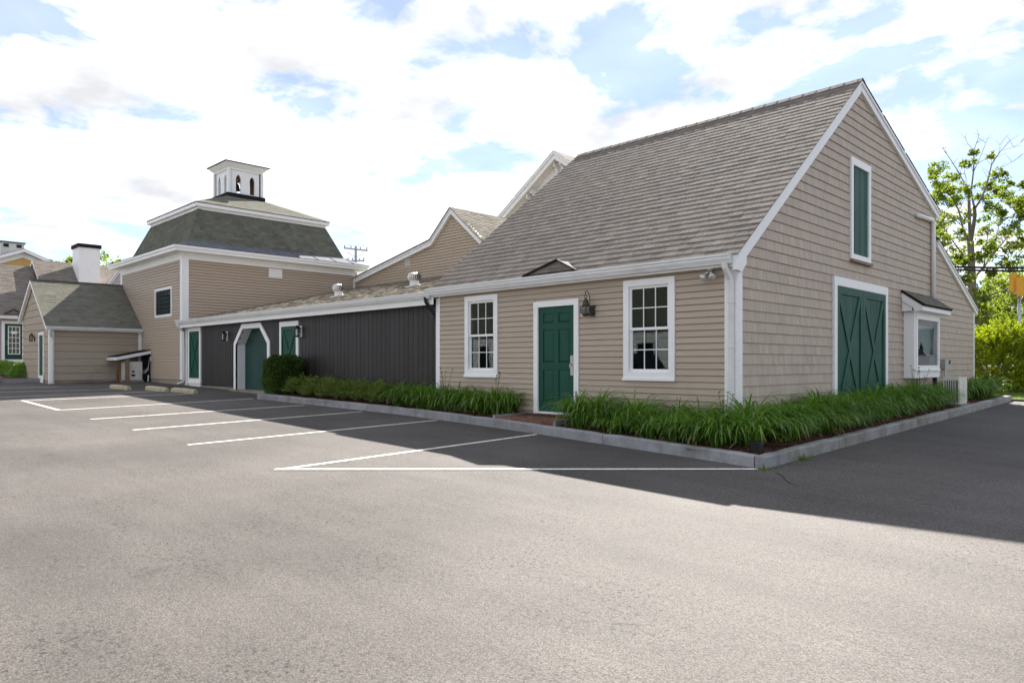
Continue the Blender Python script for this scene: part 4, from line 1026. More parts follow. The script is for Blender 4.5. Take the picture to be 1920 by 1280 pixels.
# ------------------------------------------------------------------ shed, hut and the houses on the left
def shed():
    t = thing('shed', 'small tan shed with steep grey roof and wide boards standing against the square tower', 'shed', (-29.9,-1.7,.6))
    x0, x1, y0 = -32.3, -27.5, -3.4; zl, zr, xr, za = 3.35, 2.88, -30.1, 4.86
    MB().prism([(x0,y0,0),(x0,y0,zl-.1),(xr,y0,za-.12),(x1,y0,zr-.1),(x1,y0,0)], (0,3.39,0)).build('wall', m_shed, t)
    MB().box(x0,x1+.012,y0-.012,-.01,.1,.66).build('foundation', m_found, t)
    d0, d1 = onY(74,650,y0).x, onY(84,650,y0).x; DR = (d0, d1, .72, 2.62)
    def ol(z):
        l = x0 if z < zl else x0 + (z-zl)/(za-zl)*(xr-x0); r = x1 if z < zr else x1 - (z-zr)/(za-zr)*(x1-xr); return (l+.02, r-.02 if z > zr else r-.14)
    clapboards(t, (0,y0,0), XP, YN, .66, za-.1, .292, ol, [DR], m_shed, lip=.034)
    clapboards(t, (x1,0,0), YP, XP, .66, zr-.08, .292, lambda z: (y0+.14, -.16), [], m_shed, lip=.034)
    c = MB(); c.box(x1-.14,x1+.028,y0-.028,y0,.52,zr-.05); c.box(x1,x1+.03,y0,y0+.14,.52,zr-.05); c.build('corner_board', m_white, t)
    MB().box(x1,x1+.03,-.16,-.02,.6,zr-.05).build('corner_board', m_white, t); MB().box(x0-.028,x0+.1,y0-.028,y0,.52,zl-.1).build('corner_board', m_white, t)
    for p, q in (((x1+.2,zr-.08),(xr,za+.03)),((x0-.15,zl-.08),(xr,za+.03))):
        MB().prism([(p[0],y0-.16,p[1]),(q[0],y0-.16,q[1]),(q[0],y0-.16,q[1]-.12),(p[0],y0-.16,p[1]-.12)], (0,-y0+.14,0)).build('roof_deck', m_deck, t)
        MB().prism([(p[0],y0-.17,p[1]-.01),(q[0],y0-.17,q[1]-.01),(q[0],y0-.17,q[1]-.17),(p[0],y0-.17,p[1]-.17)], (0,.12,0)).build('rake_board', m_white, t)
        V = Vector((q[0]-p[0],0,q[1]-p[1])); shingle_field(t, (p[0],y0-.18,p[1]), YP, V, V.length, lambda v: (0,-y0+.16), .14, .2, .36, m_roofs)
    MB().box(xr-.1,xr+.1,y0-.17,-.02,za+.0,za+.05).build('ridge_cap', m_roofs, t)
    MB().box(x1,x1+.17,y0-.1,-.02,zr-.19,zr-.17).build('soffit', m_white, t); MB().box(x1+.16,x1+.18,y0-.14,-.02,zr-.22,zr-.08).build('fascia', m_white, t)
    gutter(t, (x1+.181,y0-.16,zr-.07), (x1+.181,-.03,zr-.07), XP, .13, .12)
    downspout(t, [(x1+.22,y0-.05,zr-.2),(x1+.22,y0-.05,zr-.28),(x1+.07,y0+.06,zr-.5),(x1+.07,y0+.06,.62)], .08, .06)
    f = casing(MB(), (0,y0,0), XP, YN, DR[0], DR[1], .52, DR[3], .12, -.02, .05, bottom=False); f.obox((0,y0,0),XP,YN,DR[0],DR[1],.52,.86,0,.045); f.build('door_frame', m_white, t)
    d = MB(); d.obox((0,y0,0),XP,YN,DR[0]+.12,DR[1]-.12,.86,DR[3]-.12,0,.02); dd = d.build('door', m_green, t)
    for a, b in ((.96,1.6),(1.7,2.4)):
        p = MB(); raised_panel(p, (0,y0,0), XP, YN, DR[0]+.2, DR[1]-.2, a, b, .02); p.build('panel', m_green, dd)
    lx = onY(66,627,y0).x
    l = thing('wall_lantern', 'black lantern beside the shed door', 'lantern', (lx,y0,2.3))
    MB().box(lx-.05,lx+.05,y0-.05,y0-.02,2.28,2.5).build('back_plate', m_blackm, l); MB().tube([(lx,y0-.04,2.42),(lx,y0-.1,2.6),(lx,y0-.15,2.62)], .012, 6).build('arm', m_blackm, l)
    MB().lathe((lx,y0-.15,0), [(.01,2.62),(.03,2.56),(.08,2.52),(.08,2.5)], 8).build('cap', m_blackm, l); MB().lathe((lx,y0-.15,0), [(.055,2.3),(.068,2.5)], 8).build('globe', m_glass, l)
    MB().lathe((lx,y0-.15,0), [(.03,2.26),(.07,2.28),(.07,2.3)], 8).build('base', m_blackm, l)
    g = MB()
    for k in range(4): g.tube([(lx+.06*math.cos(k*1.57+.8),y0-.15+.06*math.sin(k*1.57+.8),2.3),(lx+.075*math.cos(k*1.57+.8),y0-.15+.075*math.sin(k*1.57+.8),2.51)], .008, 5)
    g.build('cage', m_blackm, l)
shed()
def hut():
    z0 = zg(-26.7,-.7); t = thing('equipment_shelter', 'low lean-to shelter on posts between shed and tower', 'shelter', (-26.9,-.7,z0))
    x0, x1, y0, y1 = -27.46, -26.3, -1.36, -.02
    MB().prism([(x0,y0,1.58),(x0,y1,1.86),(x0,y1,1.93),(x0,y0,1.64)], (x1-x0,0,0)).build('roof', m_drip, t)
    MB().prism([(x1,y0,1.47),(x1,y1,1.76),(x1,y1,1.88),(x1,y0,1.60)], (.03,0,0)).build('rake_board', m_white, t)
    MB().box(x0,x1,y0-.03,y0,1.47,1.60).build('fascia', m_white, t)
    MB().box(x1-.14,x1-.05,y0+.05,y0+.14,z0-.1,1.52).build('post', m_woodb, t); MB().box(x1-.14,x1-.02,-.98,-.86,z0-.1,1.58).build('post', m_wood, t)
    MB().box(x0,x1-.05,-.05,-.021,z0,1.75).build('back_board', m_dark, t)
    MB().box(-26.34,-26.28,-.05,-.02,1.45,1.62).build('outlet_box', m_white, t)
    h = thing('heat_pump', 'cream heat pump unit under the lean-to shelter', 'heat pump', (-26.6,-.7,z0))
    MB().box(-26.85,-26.45,-1.0,-.32,z0+.08,1.42).build('cabinet', m_ac, h); MB().box(-26.45,-26.435,-.98,-.34,z0+.1,1.4).build('front_panel', m_ac, h)
    MB().box(-26.44,-26.425,-.72,-.62,.98,1.04).build('badge', m_blackm, h); MB().box(-26.44,-26.425,-.74,-.6,.82,.9).build('badge', m_blackm, h)
    MB().box(-26.9,-26.4,-1.05,-.28,z0,z0+.08).build('pad', m_found, h)
    p = MB()
    for k in range(3): p.tube([(-26.5,-.32,.95+.05*k),(-26.45,-.2,.95+.05*k),(-26.42,-.1,1.08+.05*k),(-26.42+.03*k,-.06,1.6)], .014, 6)
    p.build('refrigerant_line', m_metal, h, smooth=True)
    MB().tube([(-26.4,-.1,.86),(-26.38,-.12,.6)], .025, 6).build('drain_pipe', m_white, h)
hut()
def left_house():
    t = thing('grey_roofed_house', 'house with brown shingle roof and green glazed door at the left edge', 'house', (-46,-3,1.0))
    xw = -44; zr, zE, xr = 7.42, 4.1, -47.6; ya, yb = -12, -.12
    MB().prism([(xw,ya,.4),(xw,ya,zE),(xr,ya,zr-.15),(xr-3.6,ya,zE),(xr-3.6,ya,.4)], (0,yb-ya,0)).build('wall', m_pink, t)
    d0, d1 = onX(9,650,xw).y, onX(43,650,xw).y; zb, zt = 1.58, 3.62
    clapboards(t, (xw,0,0), YP, XP, 1.4, zE-.05, .15, lambda z: (ya, yb), [(d0-.2,d1+.2,1.4,3.8)], m_pink)
    MB().box(xw,xw+.03,ya,yb,.5,1.4).build('brick_base', m_redbr, t)
    MB().box(xw,xw+.9,d0-.6,d1+.6,.5,1.42).build('step', m_redbr, t)
    casing(MB(), (xw,0,0), YP, XP, d0-.16, d1+.16, zb-.15, zt+.16, .15, 0, .06).build('door_frame', m_white, t)
    dm = MB(); dm.obox((xw,0,0),YP,XP,d0,d1,zb,zt,0,.03); dr = dm.build('door', m_green, t)
    a, b, c, d = d0+.17, d1-.17, zb+.32, zt-.16
    MB().obox((xw,0,0),YP,XP,a-.03,b+.03,c-.03,d+.03,.03,.036).build('glazing_frame', m_white, dr)
    for i in range(3):
        for j in range(5):
            u0 = a+(b-a)*i/3+.015; u1 = a+(b-a)*(i+1)/3-.015; z0 = c+(d-c)*j/5+.015; z1 = c+(d-c)*(j+1)/5-.015
            MB().obox((xw,0,0),YP,XP,u0,u1,z0,z1,.0362,.038).build('back_curtain', m_drape, dr); MB().obox((xw,0,0),YP,XP,u0,u1,z0,z1,.039,.042).build('pane', m_glass, dr)
    MB().obox((xw,0,0),YP,XP,(a+b)/2-.14,(a+b)/2+.14,3.05,3.2,.043,.046).build('paper_notice', m_white, dr)
    MB().lathe((xw+.08,d0+.09,zb+.88), [(.03,-.03),(.045,0),(.03,.03)], 8).build('knob', m_steel, dr); MB().lathe((xw+.06,d0+.09,zb+1.02), [(.025,-.025),(.03,0),(.025,.025)], 8).build('knob', m_steel, dr)
    def slopes(ya, yb, xe, ze, xr, zr, mat):
        for s in (1, -1):
            xe_ = xe if s > 0 else 2*xr-xe
            MB().prism([(xe_,ya,ze),(xr,ya,zr),(xr,ya,zr-.13),(xe_,ya,ze-.13)], (0,yb-ya,0)).build('roof_deck', m_deck, t)
            V = Vector((xr-xe_,0,zr-ze)); shingle_field(t, (xe_,ya,ze), YP, V, V.length, lambda v: (0,yb-ya), .16, .22, .42, mat)
            MB().prism([(xe_,ya-.02,ze),(xr,ya-.02,zr),(xr,ya-.02,zr-.16),(xe_,ya-.02,ze-.16)], (0,.02,0)).build('rake_board', m_white, t)
    slopes(ya, yb+.02, xw+.3, zE+.0, xr, zr, m_roof)
    MB().box(xw+.28,xw+.42,ya,yb,zE-.2,zE-.03).build('gutter', m_gut, t)
    q0 = onX(8,588,xw+.25); q1 = onX(42,588,xw+.25); ap = onX(26,581,xw+.25)
    ck = MB(); ck.tri(q0,q1,ap+Vector((0,0,.02))); bk = ap+Vector((-.35,0,.02)); ck.tri(q0,ap+Vector((0,0,.02)),bk); ck.tri(ap+Vector((0,0,.02)),q1,bk); o = ck.build('roof_cricket', m_roof, t)
    MB().beam(q0,ap+Vector((0,0,.03)),.08,.05).beam(ap+Vector((0,0,.03)),q1,.08,.05).build('drip_edge', m_drip, o)
    # taller block behind the shed
    MB().prism([(-43.4,0,.4),(-43.4,0,4.4),(-47.6,0,7.7),(-51.8,0,4.4),(-51.8,0,.4)], (0,16,0)).build('wall', m_pink, t)
    slopes(-.1, 16, -43.1, 4.2, -47.6, 7.86, m_roof)
    # white chimney
    cx0, cx1, cy0, cy1 = -47.3, -45.8, 2.05, 3.25
    c = MB(); c.box(cx0,cx1,cy0,cy1,5.6,8.75); ch = c.build('chimney', m_white, t)
    MB().box(cx0-.07,cx1+.07,cy0-.07,cy1+.07,8.72,8.95).build('chimney_cap', m_drip, ch)
    MB().box(cx0-.05,cx1+.05,cy0-.05,cy1+.05,6.2,6.32).build('flashing', m_flash, ch)
left_house()
def annex():
    t = thing('tower_annex', 'low gabled annex with white rake at the far side of the square tower', 'building', (-32,3,.8))
    y = 2.0; A = onY(236,489,y); B = onY(201,538,y)
    MB().prism([(A.x,y,1),(A.x,y,A.z-.1),(B.x,y,B.z-.1),(B.x,y,1)], (0,.2,0)).build('wall', m_pink, t)
    clapboards(t, (0,y,0), XP, YN, 3.6, A.z-.15, .16, lambda z: (B.x+(max(z,B.z)-B.z)/(A.z-B.z)*(A.x-B.x)+.02, A.x), [], m_pink)
    MB().prism([A+Vector((0,-.1,0)),B+Vector((0,-.1,0)),B+Vector((0,-.1,-.14)),A+Vector((0,-.1,-.14))], (0,.08,0)).build('rake_board', m_white, t)
    MB().prism([A+Vector((0,-.06,-.13)),B+Vector((0,-.06,-.13)),B+Vector((0,-.06,-.3)),A+Vector((0,-.06,-.3))], (0,.05,0)).build('rake_board', m_grime, t)
    MB().prism([A+Vector((0,-.1,.03)),B+Vector((0,-.1,.03)),B+Vector((0,-.1,0)),A+Vector((0,-.1,0))], (0,5,0)).build('roof', m_roof, t)
annex()
def yellow_house():
    D = 62; t = thing('yellow_house', 'yellow house gable with white trim and square chimney far left', 'house', atD(30,681,D)*1.0)
    A = onX(43,467,-70); z = A.z; y = A.y; hw = 5.2; sl = .42; x = -70
    ev = z - hw*sl
    MB().prism([(x,y-hw,0),(x,y-hw,ev-.2),(x,y,z-.25),(x,y+hw,ev-.2),(x,y+hw,0)], (-9,0,0)).build('wall', m_yell, t)
    for s in (-1,1):
        p = Vector((x+.5,y+s*(hw+.5),ev-.5*sl)); q = Vector((x+.5,y,z))
        MB().prism([p,q,q-Vector((0,0,.1)),p-Vector((0,0,.1))], (-10,0,0)).build('roof', m_roofg, t)
        MB().prism([p+Vector((.01,0,-.05)),q+Vector((.01,0,-.05)),q+Vector((.01,0,-.32)),p+Vector((.01,0,-.32))], (.06,0,0)).build('rake_fascia', m_white, t)
        MB().prism([p+Vector((-.48,0,-.3)),q+Vector((-.48,0,-.3)),q+Vector((-.48,0,-.75)),p+Vector((-.48,0,-.75))], (.06,0,0)).build('frieze', m_white, t)
    c = onX(22,462,-74); ch = MB().box(-75.4,-73.6,c.y-.9,c.y+.9,z-2,z+1.0).build('chimney', m_grime, t)
    MB().box(-75.5,-73.5,c.y-1,c.y+1,z+.95,z+1.08).build('chimney_cap', m_flash, ch)
    for s in (-.5,.5): MB().box(-73.61,-73.57,c.y+s-.2,c.y+s+.2,z+.55,z+.85).build('flue_opening', m_dark, ch)
yellow_house()

# ------------------------------------------------------------------ houses across the lot and the street, seen in the window panes
def plain_house(name, label, x0, x1, y0, y1, ze, zr, wins, face, ridge='x'):
    zb = min(zg(x0,y0), zg(x1,y1)) - .3
    t = thing(name, label, 'house', ((x0+x1)/2,(y0+y1)/2,zb+.3))
    MB().box(x0,x1,y0,y1,zb,ze).build('wall', m_white, t)
    if ridge == 'x':
        ym = (y0+y1)/2; MB().prism([(x0-.3,y0-.35,ze-.1),(x0-.3,ym,zr),(x0-.3,y1+.35,ze-.1),(x0-.3,y1+.35,ze+.02),(x0-.3,ym,zr+.14),(x0-.3,y0-.35,ze+.02)], (x1-x0+.6,0,0)).build('roof', m_roofg, t)
        for x in (x0, x1-.1): MB().prism([(x,y0,ze),(x,ym,zr-.02),(x,y1,ze)], (.1,0,0)).build('gable', m_white, t)
    else:
        xm = (x0+x1)/2; MB().prism([(x0-.35,y0-.3,ze-.1),(xm,y0-.3,zr),(x1+.35,y0-.3,ze-.1),(x1+.35,y0-.3,ze+.02),(xm,y0-.3,zr+.14),(x0-.35,y0-.3,ze+.02)], (0,y1-y0+.6,0)).build('roof', m_roofg, t)
        for y in (y0, y1-.1): MB().prism([(x0,y,ze),(xm,y,zr-.02),(x1,y,ze)], (0,.1,0)).build('gable', m_white, t)
    P, U, N = {'+y': ((0,y1,0),XP,YP), '-y': ((0,y0,0),XP,YN)}[face]
    clapboards(t, P, U, N, zb+.5, ze-.1, .2, lambda z: (x0+.1, x1-.1), [(w[0]-.1,w[1]+.1,w[2]-.1,w[3]+.1) for w in wins], m_white)
    for a, b, c, d in wins:
        w = casing(MB(), P, U, N, a-.1, b+.1, c-.1, d+.1, .1, 0, .05).build('window', m_grime, t)
        MB().obox(P,U,N,a,b,c,d,.0,.01).build('room', m_dark, w); MB().obox(P,U,N,a,b,c,d,.02,.024).build('pane', m_glass, w)
    return t
plain_house('white_house', 'long white clapboard house across the lot, reflected in the front windows', -34,-9,-28,-20.5, 3.3, 6.8,
            [(x,x+.95,.9,2.4) for x in (-32,-28.5,-24,-20,-16.2,-12.5)], '+y')
plain_house('white_house', 'white two-storey house across the street, reflected in the bay window', 4,14,42,51, 6.6, 9.8,
            [(x,x+1,z,z+1.7) for x in (5.2,8.5,11.8) for z in (1.9,4.5)], '-y', 'y')
def pickup():
    x, y = -13.2, -15.5; z = zg(x,y); t = thing('pickup_truck', 'dark blue pickup parked in the lot, reflected in the front windows', 'truck', (x,y,z))
    mp = M('navy_car_paint', (.012,.016,.028), .25, .05, 2, spec=.6); mr = M('tyre_rubber', (.015,.015,.015), .8)
    prof = [(-2.7,.45),(-2.75,.95),(-1.0,1.02),(-.75,1.05),(-.45,1.72),(.75,1.76),(1.25,1.15),(2.55,1.02),(2.7,.9),(2.7,.45)]
    mb = MB(); mb.prism([(x+a,y-.92,z+b) for a,b in prof], (0,1.84,0)); mb.build('body', mp, t)
    for s in (-1, 1):
        MB().prism([(x+a,y+s*.925,z+b) for a,b in ((-.6,1.12),(-.36,1.64),(.68,1.68),(1.05,1.15))], (0,s*.006,0)).build('side_window', m_glass, t)
        for wx in (-1.75,1.7):
            w = MB().tube([(x+wx,y+s*.72,z+.38),(x+wx,y+s*.96,z+.38)], .38, 20).build('wheel', mr, t); MB().tube([(x+wx,y+s*.955,z+.38),(x+wx,y+s*.97,z+.38)], .22, 14).build('rim', m_steel, w)
        MB().box(x+.72,x+.85,y+s*.93,y+s*1.1,z+1.15,z+1.32).build('mirror', mp, t)
        MB().box(x+2.66,x+2.72,y+s*.6-.14,y+s*.6+.14,z+.78,z+.92).build('headlight', m_steel, t)
pickup()

# ------------------------------------------------------------------ small things on the ground
def wheel_stop(c, rz, label, ln=1.62):
    z = zg(c[0], c[1]); sx = (.02 - .02*0)
    mb = MB(); pf = [(-.09,0),(-.085,.1),(-.05,.145),(.05,.145),(.085,.1),(.09,0)]; n = 8; i0 = 0
    for k in range(n+1):
        u = -ln/2 + ln*k/n; sc = .82 if k in (0,n) else 1
        for a, b in pf:
            x = c[0] + u*math.cos(rz) - a*sc*math.sin(rz); y = c[1] + u*math.sin(rz) + a*sc*math.cos(rz)
            mb.v.append((x + random.uniform(-.003,.003), y, zg(x,y) - .005 + b*sc + random.uniform(-.003,.003)))
    for k in range(n):
        for s in range(5): mb.f.append((k*6+s, k*6+s+1, (k+1)*6+s+1, (k+1)*6+s)); mb.t.append(.5)
    mb.f.append(tuple(range(6))[::-1]); mb.f.append(tuple(n*6+s for s in range(6))); mb.t += [.5,.5]
    o = mb.build('wheel_stop', m_stop, origin=(c[0],c[1],z)); tag(o, label, 'wheel stop', 'concrete wheel stops by the tower')
    for s in (-.55,.55):
        x = c[0]+s*math.cos(rz); y = c[1]+s*math.sin(rz)
        MB().lathe((x,y,zg(x,y)), [(.018,.13),(.018,.152),(.008,.154)], 8).build('anchor_pin', m_bronze, o)
wheel_stop((-22.0,-2.45), .06, 'yellowed concrete wheel stop in front of the shed wall')
wheel_stop((-20.25,-1.82), .06, 'chipped concrete wheel stop, middle one of the three')
wheel_stop((-18.55,-1.55), .08, 'yellowed concrete wheel stop nearest the green shutter')
def ac_unit():
    x0, x1, y0, y1 = .70, 1.02, 8.75, 9.5; z = zbed(.9,9)-.01; zt = z+.66
    t = thing('air_conditioner', 'cream outdoor air conditioner unit among the daylilies by the kerb', 'air conditioner', (.86,9.1,z))
    MB().box(x0-.05,x1+.05,y0-.05,y1+.05,z,z+.05).build('pad', m_found, t)
    MB().box(x0,x1,y0,y1,z+.05,zt).build('cabinet', m_ac, t); MB().box(x0-.01,x1+.01,y0-.01,y1+.01,zt,zt+.025).build('lid', m_ac, t)
    MB().box(x0+.02,x1-.02,y0-.006,y0-.001,z+.1,zt-.05).build('coil', m_blackm, t)
    for k in range(7): MB().box(x0+.035+k*.037,x0+.05+k*.037,y0-.02,y0-.007,z+.1,zt-.05).build('louvre', m_ac, t)
    MB().box(x1+.001,x1+.012,y0+.03,y0+.4,z+.09,zt-.04).build('access_panel', m_ac, t); MB().box(x1+.001,x1+.012,y0+.42,y1-.03,z+.09,zt-.04).build('access_panel', m_ac, t)
ac_unit()
def box_light():
    p = onY(1462,866,-1.3); x, y = .93, -1.25; z = zbed(x,y)
    t = thing('landscape_light', 'black ground light half hidden under the corner daylilies', 'light', (x,y,z))
    MB().box(x-.07,x+.07,y-.06,y+.06,z-.02,z+.12).build('housing', m_blackm, t); MB().prism([(x-.085,y-.09,z+.12),(x-.085,y+.07,z+.12),(x-.085,y+.05,z+.16),(x-.085,y-.09,z+.15)], (.17,0,0)).build('hood', m_blackm, t)
box_light()

# ------------------------------------------------------------------ plants
def lily_mesh(seed, n=150, tall=.72, lean=0):
    r = random.Random(seed); v = []; f = []; t = []
    for i in range(n):
        a = r.uniform(0,2*math.pi); br = abs(r.gauss(0,.075)); x, y = br*math.cos(a), br*math.sin(a); z = 0
        ln = r.uniform(.6,1.12)*tall*1.3; el = r.uniform(R(52),R(86)); ho = a + r.gauss(0,.4); w = r.uniform(.009,.017); seg = 8
        if i >= n-7: el = r.uniform(R(15),R(50)); ln *= .7
        bend = r.uniform(1.3,3.2); tt = r.random(); sd = (-math.sin(ho), math.cos(ho)); i0 = len(v); yel = 0
        for k in range(seg+1):
            s = k/seg; ww = w*(1 - .25*(1-s))*(1 if s < .55 else max(.02, 1-((s-.55)/.45)**1.6))
            v.append((x-sd[0]*ww, y-sd[1]*ww, z)); v.append((x, y, z-.35*ww)); v.append((x+sd[0]*ww, y+sd[1]*ww, z))
            st = ln/seg; x += math.cos(el)*math.cos(ho)*st; y += math.cos(el)*math.sin(ho)*st; z += math.sin(el)*st
            el -= bend*(s**1.1)*.42; el = max(el, R(-75)); z = max(z, .02)
        for k in range(seg):
            b = i0+3*k
            f.append((b,b+1,b+4,b+3)); f.append((b+1,b+2,b+5,b+4)); t += [tt,tt]
    return v, f, t
def stems(seed, n=4):
    r = random.Random(seed); mb = MB()
    for k in range(n):
        a = r.uniform(0,6.28); q = r.uniform(.05,.2); h = r.uniform(.75,.98); p0 = Vector((0,0,0)); p1 = Vector((math.cos(a)*q*.4,math.sin(a)*q*.4,h*.6)); p2 = Vector((math.cos(a)*q,math.sin(a)*q,h))
        mb.tube([p0,p1,p2], [.005,.004,.003], 5)
        for j in range(3):
            d = Vector((r.uniform(-.03,.03),r.uniform(-.03,.03),r.uniform(.01,.05))); mb.tube([p2,p2+d*.6,p2+d], [.003,.008,.002], 5)
    return mb
LV = []
for s in range(7):
    v, f, t = lily_mesh(40+s, 165 if s < 5 else 120, .70 if s < 5 else .62)
    me = bpy.data.meshes.new('leaves'); me.from_pydata(v, [], f); at = me.attributes.new('tint','FLOAT','FACE'); at.data.foreach_set('value', np.array(t, dtype=np.float32))
    me.materials.append(f_lily); me.materials.append(f_straw); mi = np.zeros(len(f), dtype=np.int32); mi[-16*7:] = 1; me.polygons.foreach_set('material_index', mi)
    me.polygons.foreach_set('use_smooth', [True]*len(me.polygons)); LV.append(me)
SM = []
for s in range(3):
    mb = stems(s, 4); me = bpy.data.meshes.new('stalks'); me.from_pydata(mb.v, [], mb.f); me.materials.append(f_stem); SM.append(me)
def lily(x, y, label, group, sc=1.0, stalks=True):
    z = zbed(x,y) - .015
    t = thing('daylily', label, 'plant', (x,y,z), group)
    t.rotation_euler = (0,0,random.uniform(0,6.28)); t.scale = (sc*random.uniform(.92,1.15),)*2 + (sc*random.uniform(.74,1.02),)
    o = bpy.data.objects.new('leaves', random.choice(LV)); COL.objects.link(o); o.parent = t
    if stalks and random.random() < .12:
        s = bpy.data.objects.new('stalks', random.choice(SM)); COL.objects.link(s); s.parent = t
xs = -2.72; i = 0
while xs < .35:
    lily(xs, -.58+random.uniform(-.06,.06), 'daylily clump under the front window right of the green door', 'daylilies right of the front door')
    if i % 2 == 0 or xs > -1.5: lily(xs+.2, -.85 - .035*i+random.uniform(-.05,.05), 'daylily clump nearest the kerb below the right front window', 'kerb-side daylilies right of the front door', .88)
    xs += .40; i += 1
lily(.58,-.8,'daylily clump at the outer corner of the bed','daylilies at the bed corner',1.05); lily(.35,-.35,'daylily clump at the outer corner of the bed','daylilies at the bed corner',1.05); lily(.2,-.98,'daylily clump at the outer corner of the bed','daylilies at the bed corner',1.0)
ys = -.25; i = 0
while ys < 8.6:
    lily(.45+random.uniform(-.05,.05), ys, 'daylily clump in the row nearest the shingled gable wall', 'daylilies along the gable wall', 1.0, ys > 5)
    lily(.70+random.uniform(-.05,.04), ys+.22, 'daylily clump in the kerb-side row below the gable wall', 'daylilies along the kerb of the gable bed', .85, False)
    ys += .42; i += 1
for x, y in ((.45,10.6),(.6,11.3),(.85,11.7),(.5,12.1),(.8,12.5)): lily(x, y, 'daylily clump at the far end of the bed by the golden shrub', 'daylilies at the far end of the bed', 1.05)
xs = -8.25
while xs < -5.0:
    lily(xs, -.40+random.uniform(-.07,.05), 'daylily clump left of the green door along the kerb', 'daylilies left of the front door', 1.0)
    if random.random() < .5: lily(xs+.2, -.22, 'daylily clump against the wall left of the green door', 'wall-side daylilies left of the front door', .9)
    xs += .40
def tuft(p, label, n=60, h=.12):
    mb = MB(); x0, y0 = p; z = zg(x0,y0)
    for i in range(n):
        a = random.uniform(0,6.28); r_ = abs(random.gauss(0,.07)); x, y = x0+r_*math.cos(a), y0+r_*math.sin(a)*1.6; q = random.uniform(.03,.09); w = .004; hh = random.uniform(.3,1)*h
        mb.tri((x-w,y,z),(x+w,y+w,z),(x+q*math.cos(a),y+q*math.sin(a),z+hh), random.random())
    o = mb.build('weed_tuft', f_grass, origin=(x0,y0,z)); tag(o, label, 'weed')
tuft((1.285,-.6), 'small weed tuft at the foot of the kerb beside the drive'); tuft((1.27,-1.7), 'small weed tuft at the outer corner of the kerb', 30, .1)

def leaf_cloud(pts, nrm, size, tint, aspect=.5, jitter=.6, seed=0):
    """one quad leaf per point (numpy); nrm: preferred direction"""
    g = np.random.default_rng(seed); n = len(pts)
    d = nrm + g.normal(0, jitter, (n,3)); d /= np.linalg.norm(d, axis=1)[:,None] + 1e-9
    a = g.normal(0,1,(n,3)); s = np.cross(d, a); s /= np.linalg.norm(s, axis=1)[:,None] + 1e-9
    L = (size*g.uniform(.6,1.3,n))[:,None]; W = L*aspect
    up = np.cross(s, d)
    b = pts; tip = pts + d*L; m1 = pts + d*L*.5 + s*W*.5 + up*L*.06; m2 = pts + d*L*.5 - s*W*.5 + up*L*.06
    v = np.stack([b, m1, tip, m2], 1).reshape(-1,3); f = np.arange(4*n).reshape(-1,4)
    return v, f, np.clip(tint, 0, 1)
def join(parts):
    vs, fs, ts = [], [], []; o = 0
    for v, f, t in parts: vs.append(v); fs.append(f+o); ts.append(t); o += len(v)
    return np.concatenate(vs), np.concatenate(fs), np.concatenate(ts)

def boxwood():
    c = np.array([-13.92,-.47,.98]); h = np.array([.50,.45,.57]); n = 26000
    z0 = zbed(-13.9,-.5)
    t = thing('clipped_hedge', 'square clipped green hedge beside the clipped-corner doorway', 'hedge', (c[0],c[1],z0))
    d = rng.normal(0,1,(n,3)); d /= np.linalg.norm(d,axis=1)[:,None]
    p4 = (np.abs(d)**5).sum(1)**(1/5); s = d/p4[:,None]
    lump = 1 + .05*np.sin(s[:,0]*5+1)*np.sin(s[:,1]*6)+.04*np.sin(s[:,2]*7+s[:,0]*4)
    dep = rng.uniform(0,1,n)**1.5*.3
    P = c + s*h*(lump-dep)[:,None]; P = P[P[:,2] > z0+.02]; m = len(P); nr = (P-c)/h
    v, f, tt = leaf_cloud(P, nr, .055, rng.uniform(0,1,m), .6, .8, 1)
    mesh_obj('foliage', v, f, f_box, t, tint=tt)
    mb = MB()
    for k in range(7):
        a = k*.9; mb.tube([(c[0]+.05*math.cos(a),c[1]+.05*math.sin(a),z0-.02),(c[0]+.18*math.cos(a),c[1]+.18*math.sin(a),z0+.5),(c[0]+.3*math.cos(a),c[1]+.28*math.sin(a),z0+.9)], [.02,.014,.005], 6)
    mb.build('stem', m_bark, t)
boxwood()
def juniper(x, y, rx, ry, h, label, seed, warm=0):
    g = np.random.default_rng(seed); z0 = zbed(x,y); t = thing('juniper', label, 'shrub', (x,y,z0), 'spreading junipers along the charcoal wall')
    parts = []
    nb = 300                                                             # arching feathery sprays
    for k in range(nb):
        a = g.uniform(0,2*math.pi); q = math.sqrt(g.uniform(.02,1)); bx, by = x+rx*q*.62*math.cos(a), y+ry*q*.62*math.sin(a)
        bz = z0 + h*(1-q*q*.75)*g.uniform(.45,.85); ln = g.uniform(.16,.34); el = g.uniform(.1,.75); ho = a+g.normal(0,.5)
        D = np.array([math.cos(ho)*math.cos(el),math.sin(ho)*math.cos(el),math.sin(el)]); m = 30
        s = g.uniform(0,1,m); P = np.array([bx,by,bz]) + D*(s*ln)[:,None] + g.normal(0,.016,(m,3))*(1-.5*s)[:,None]; P[:,2] -= (s*ln)**2*.35
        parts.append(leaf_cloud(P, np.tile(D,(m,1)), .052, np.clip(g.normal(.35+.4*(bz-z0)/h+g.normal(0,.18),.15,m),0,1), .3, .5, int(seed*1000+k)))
    v, f, tt = join(parts); mesh_obj('foliage', v, f, f_jun, t, tint=tt)
    mb = MB()
    for k in range(6):
        a = k*1.05; mb.tube([(x,y,z0-.02),(x+rx*.3*math.cos(a),y+ry*.3*math.sin(a),z0+h*.35),(x+rx*.6*math.cos(a),y+ry*.6*math.sin(a),z0+h*.45)], [.016,.011,.004], 5)
    mb.build('branch', m_bark, t)
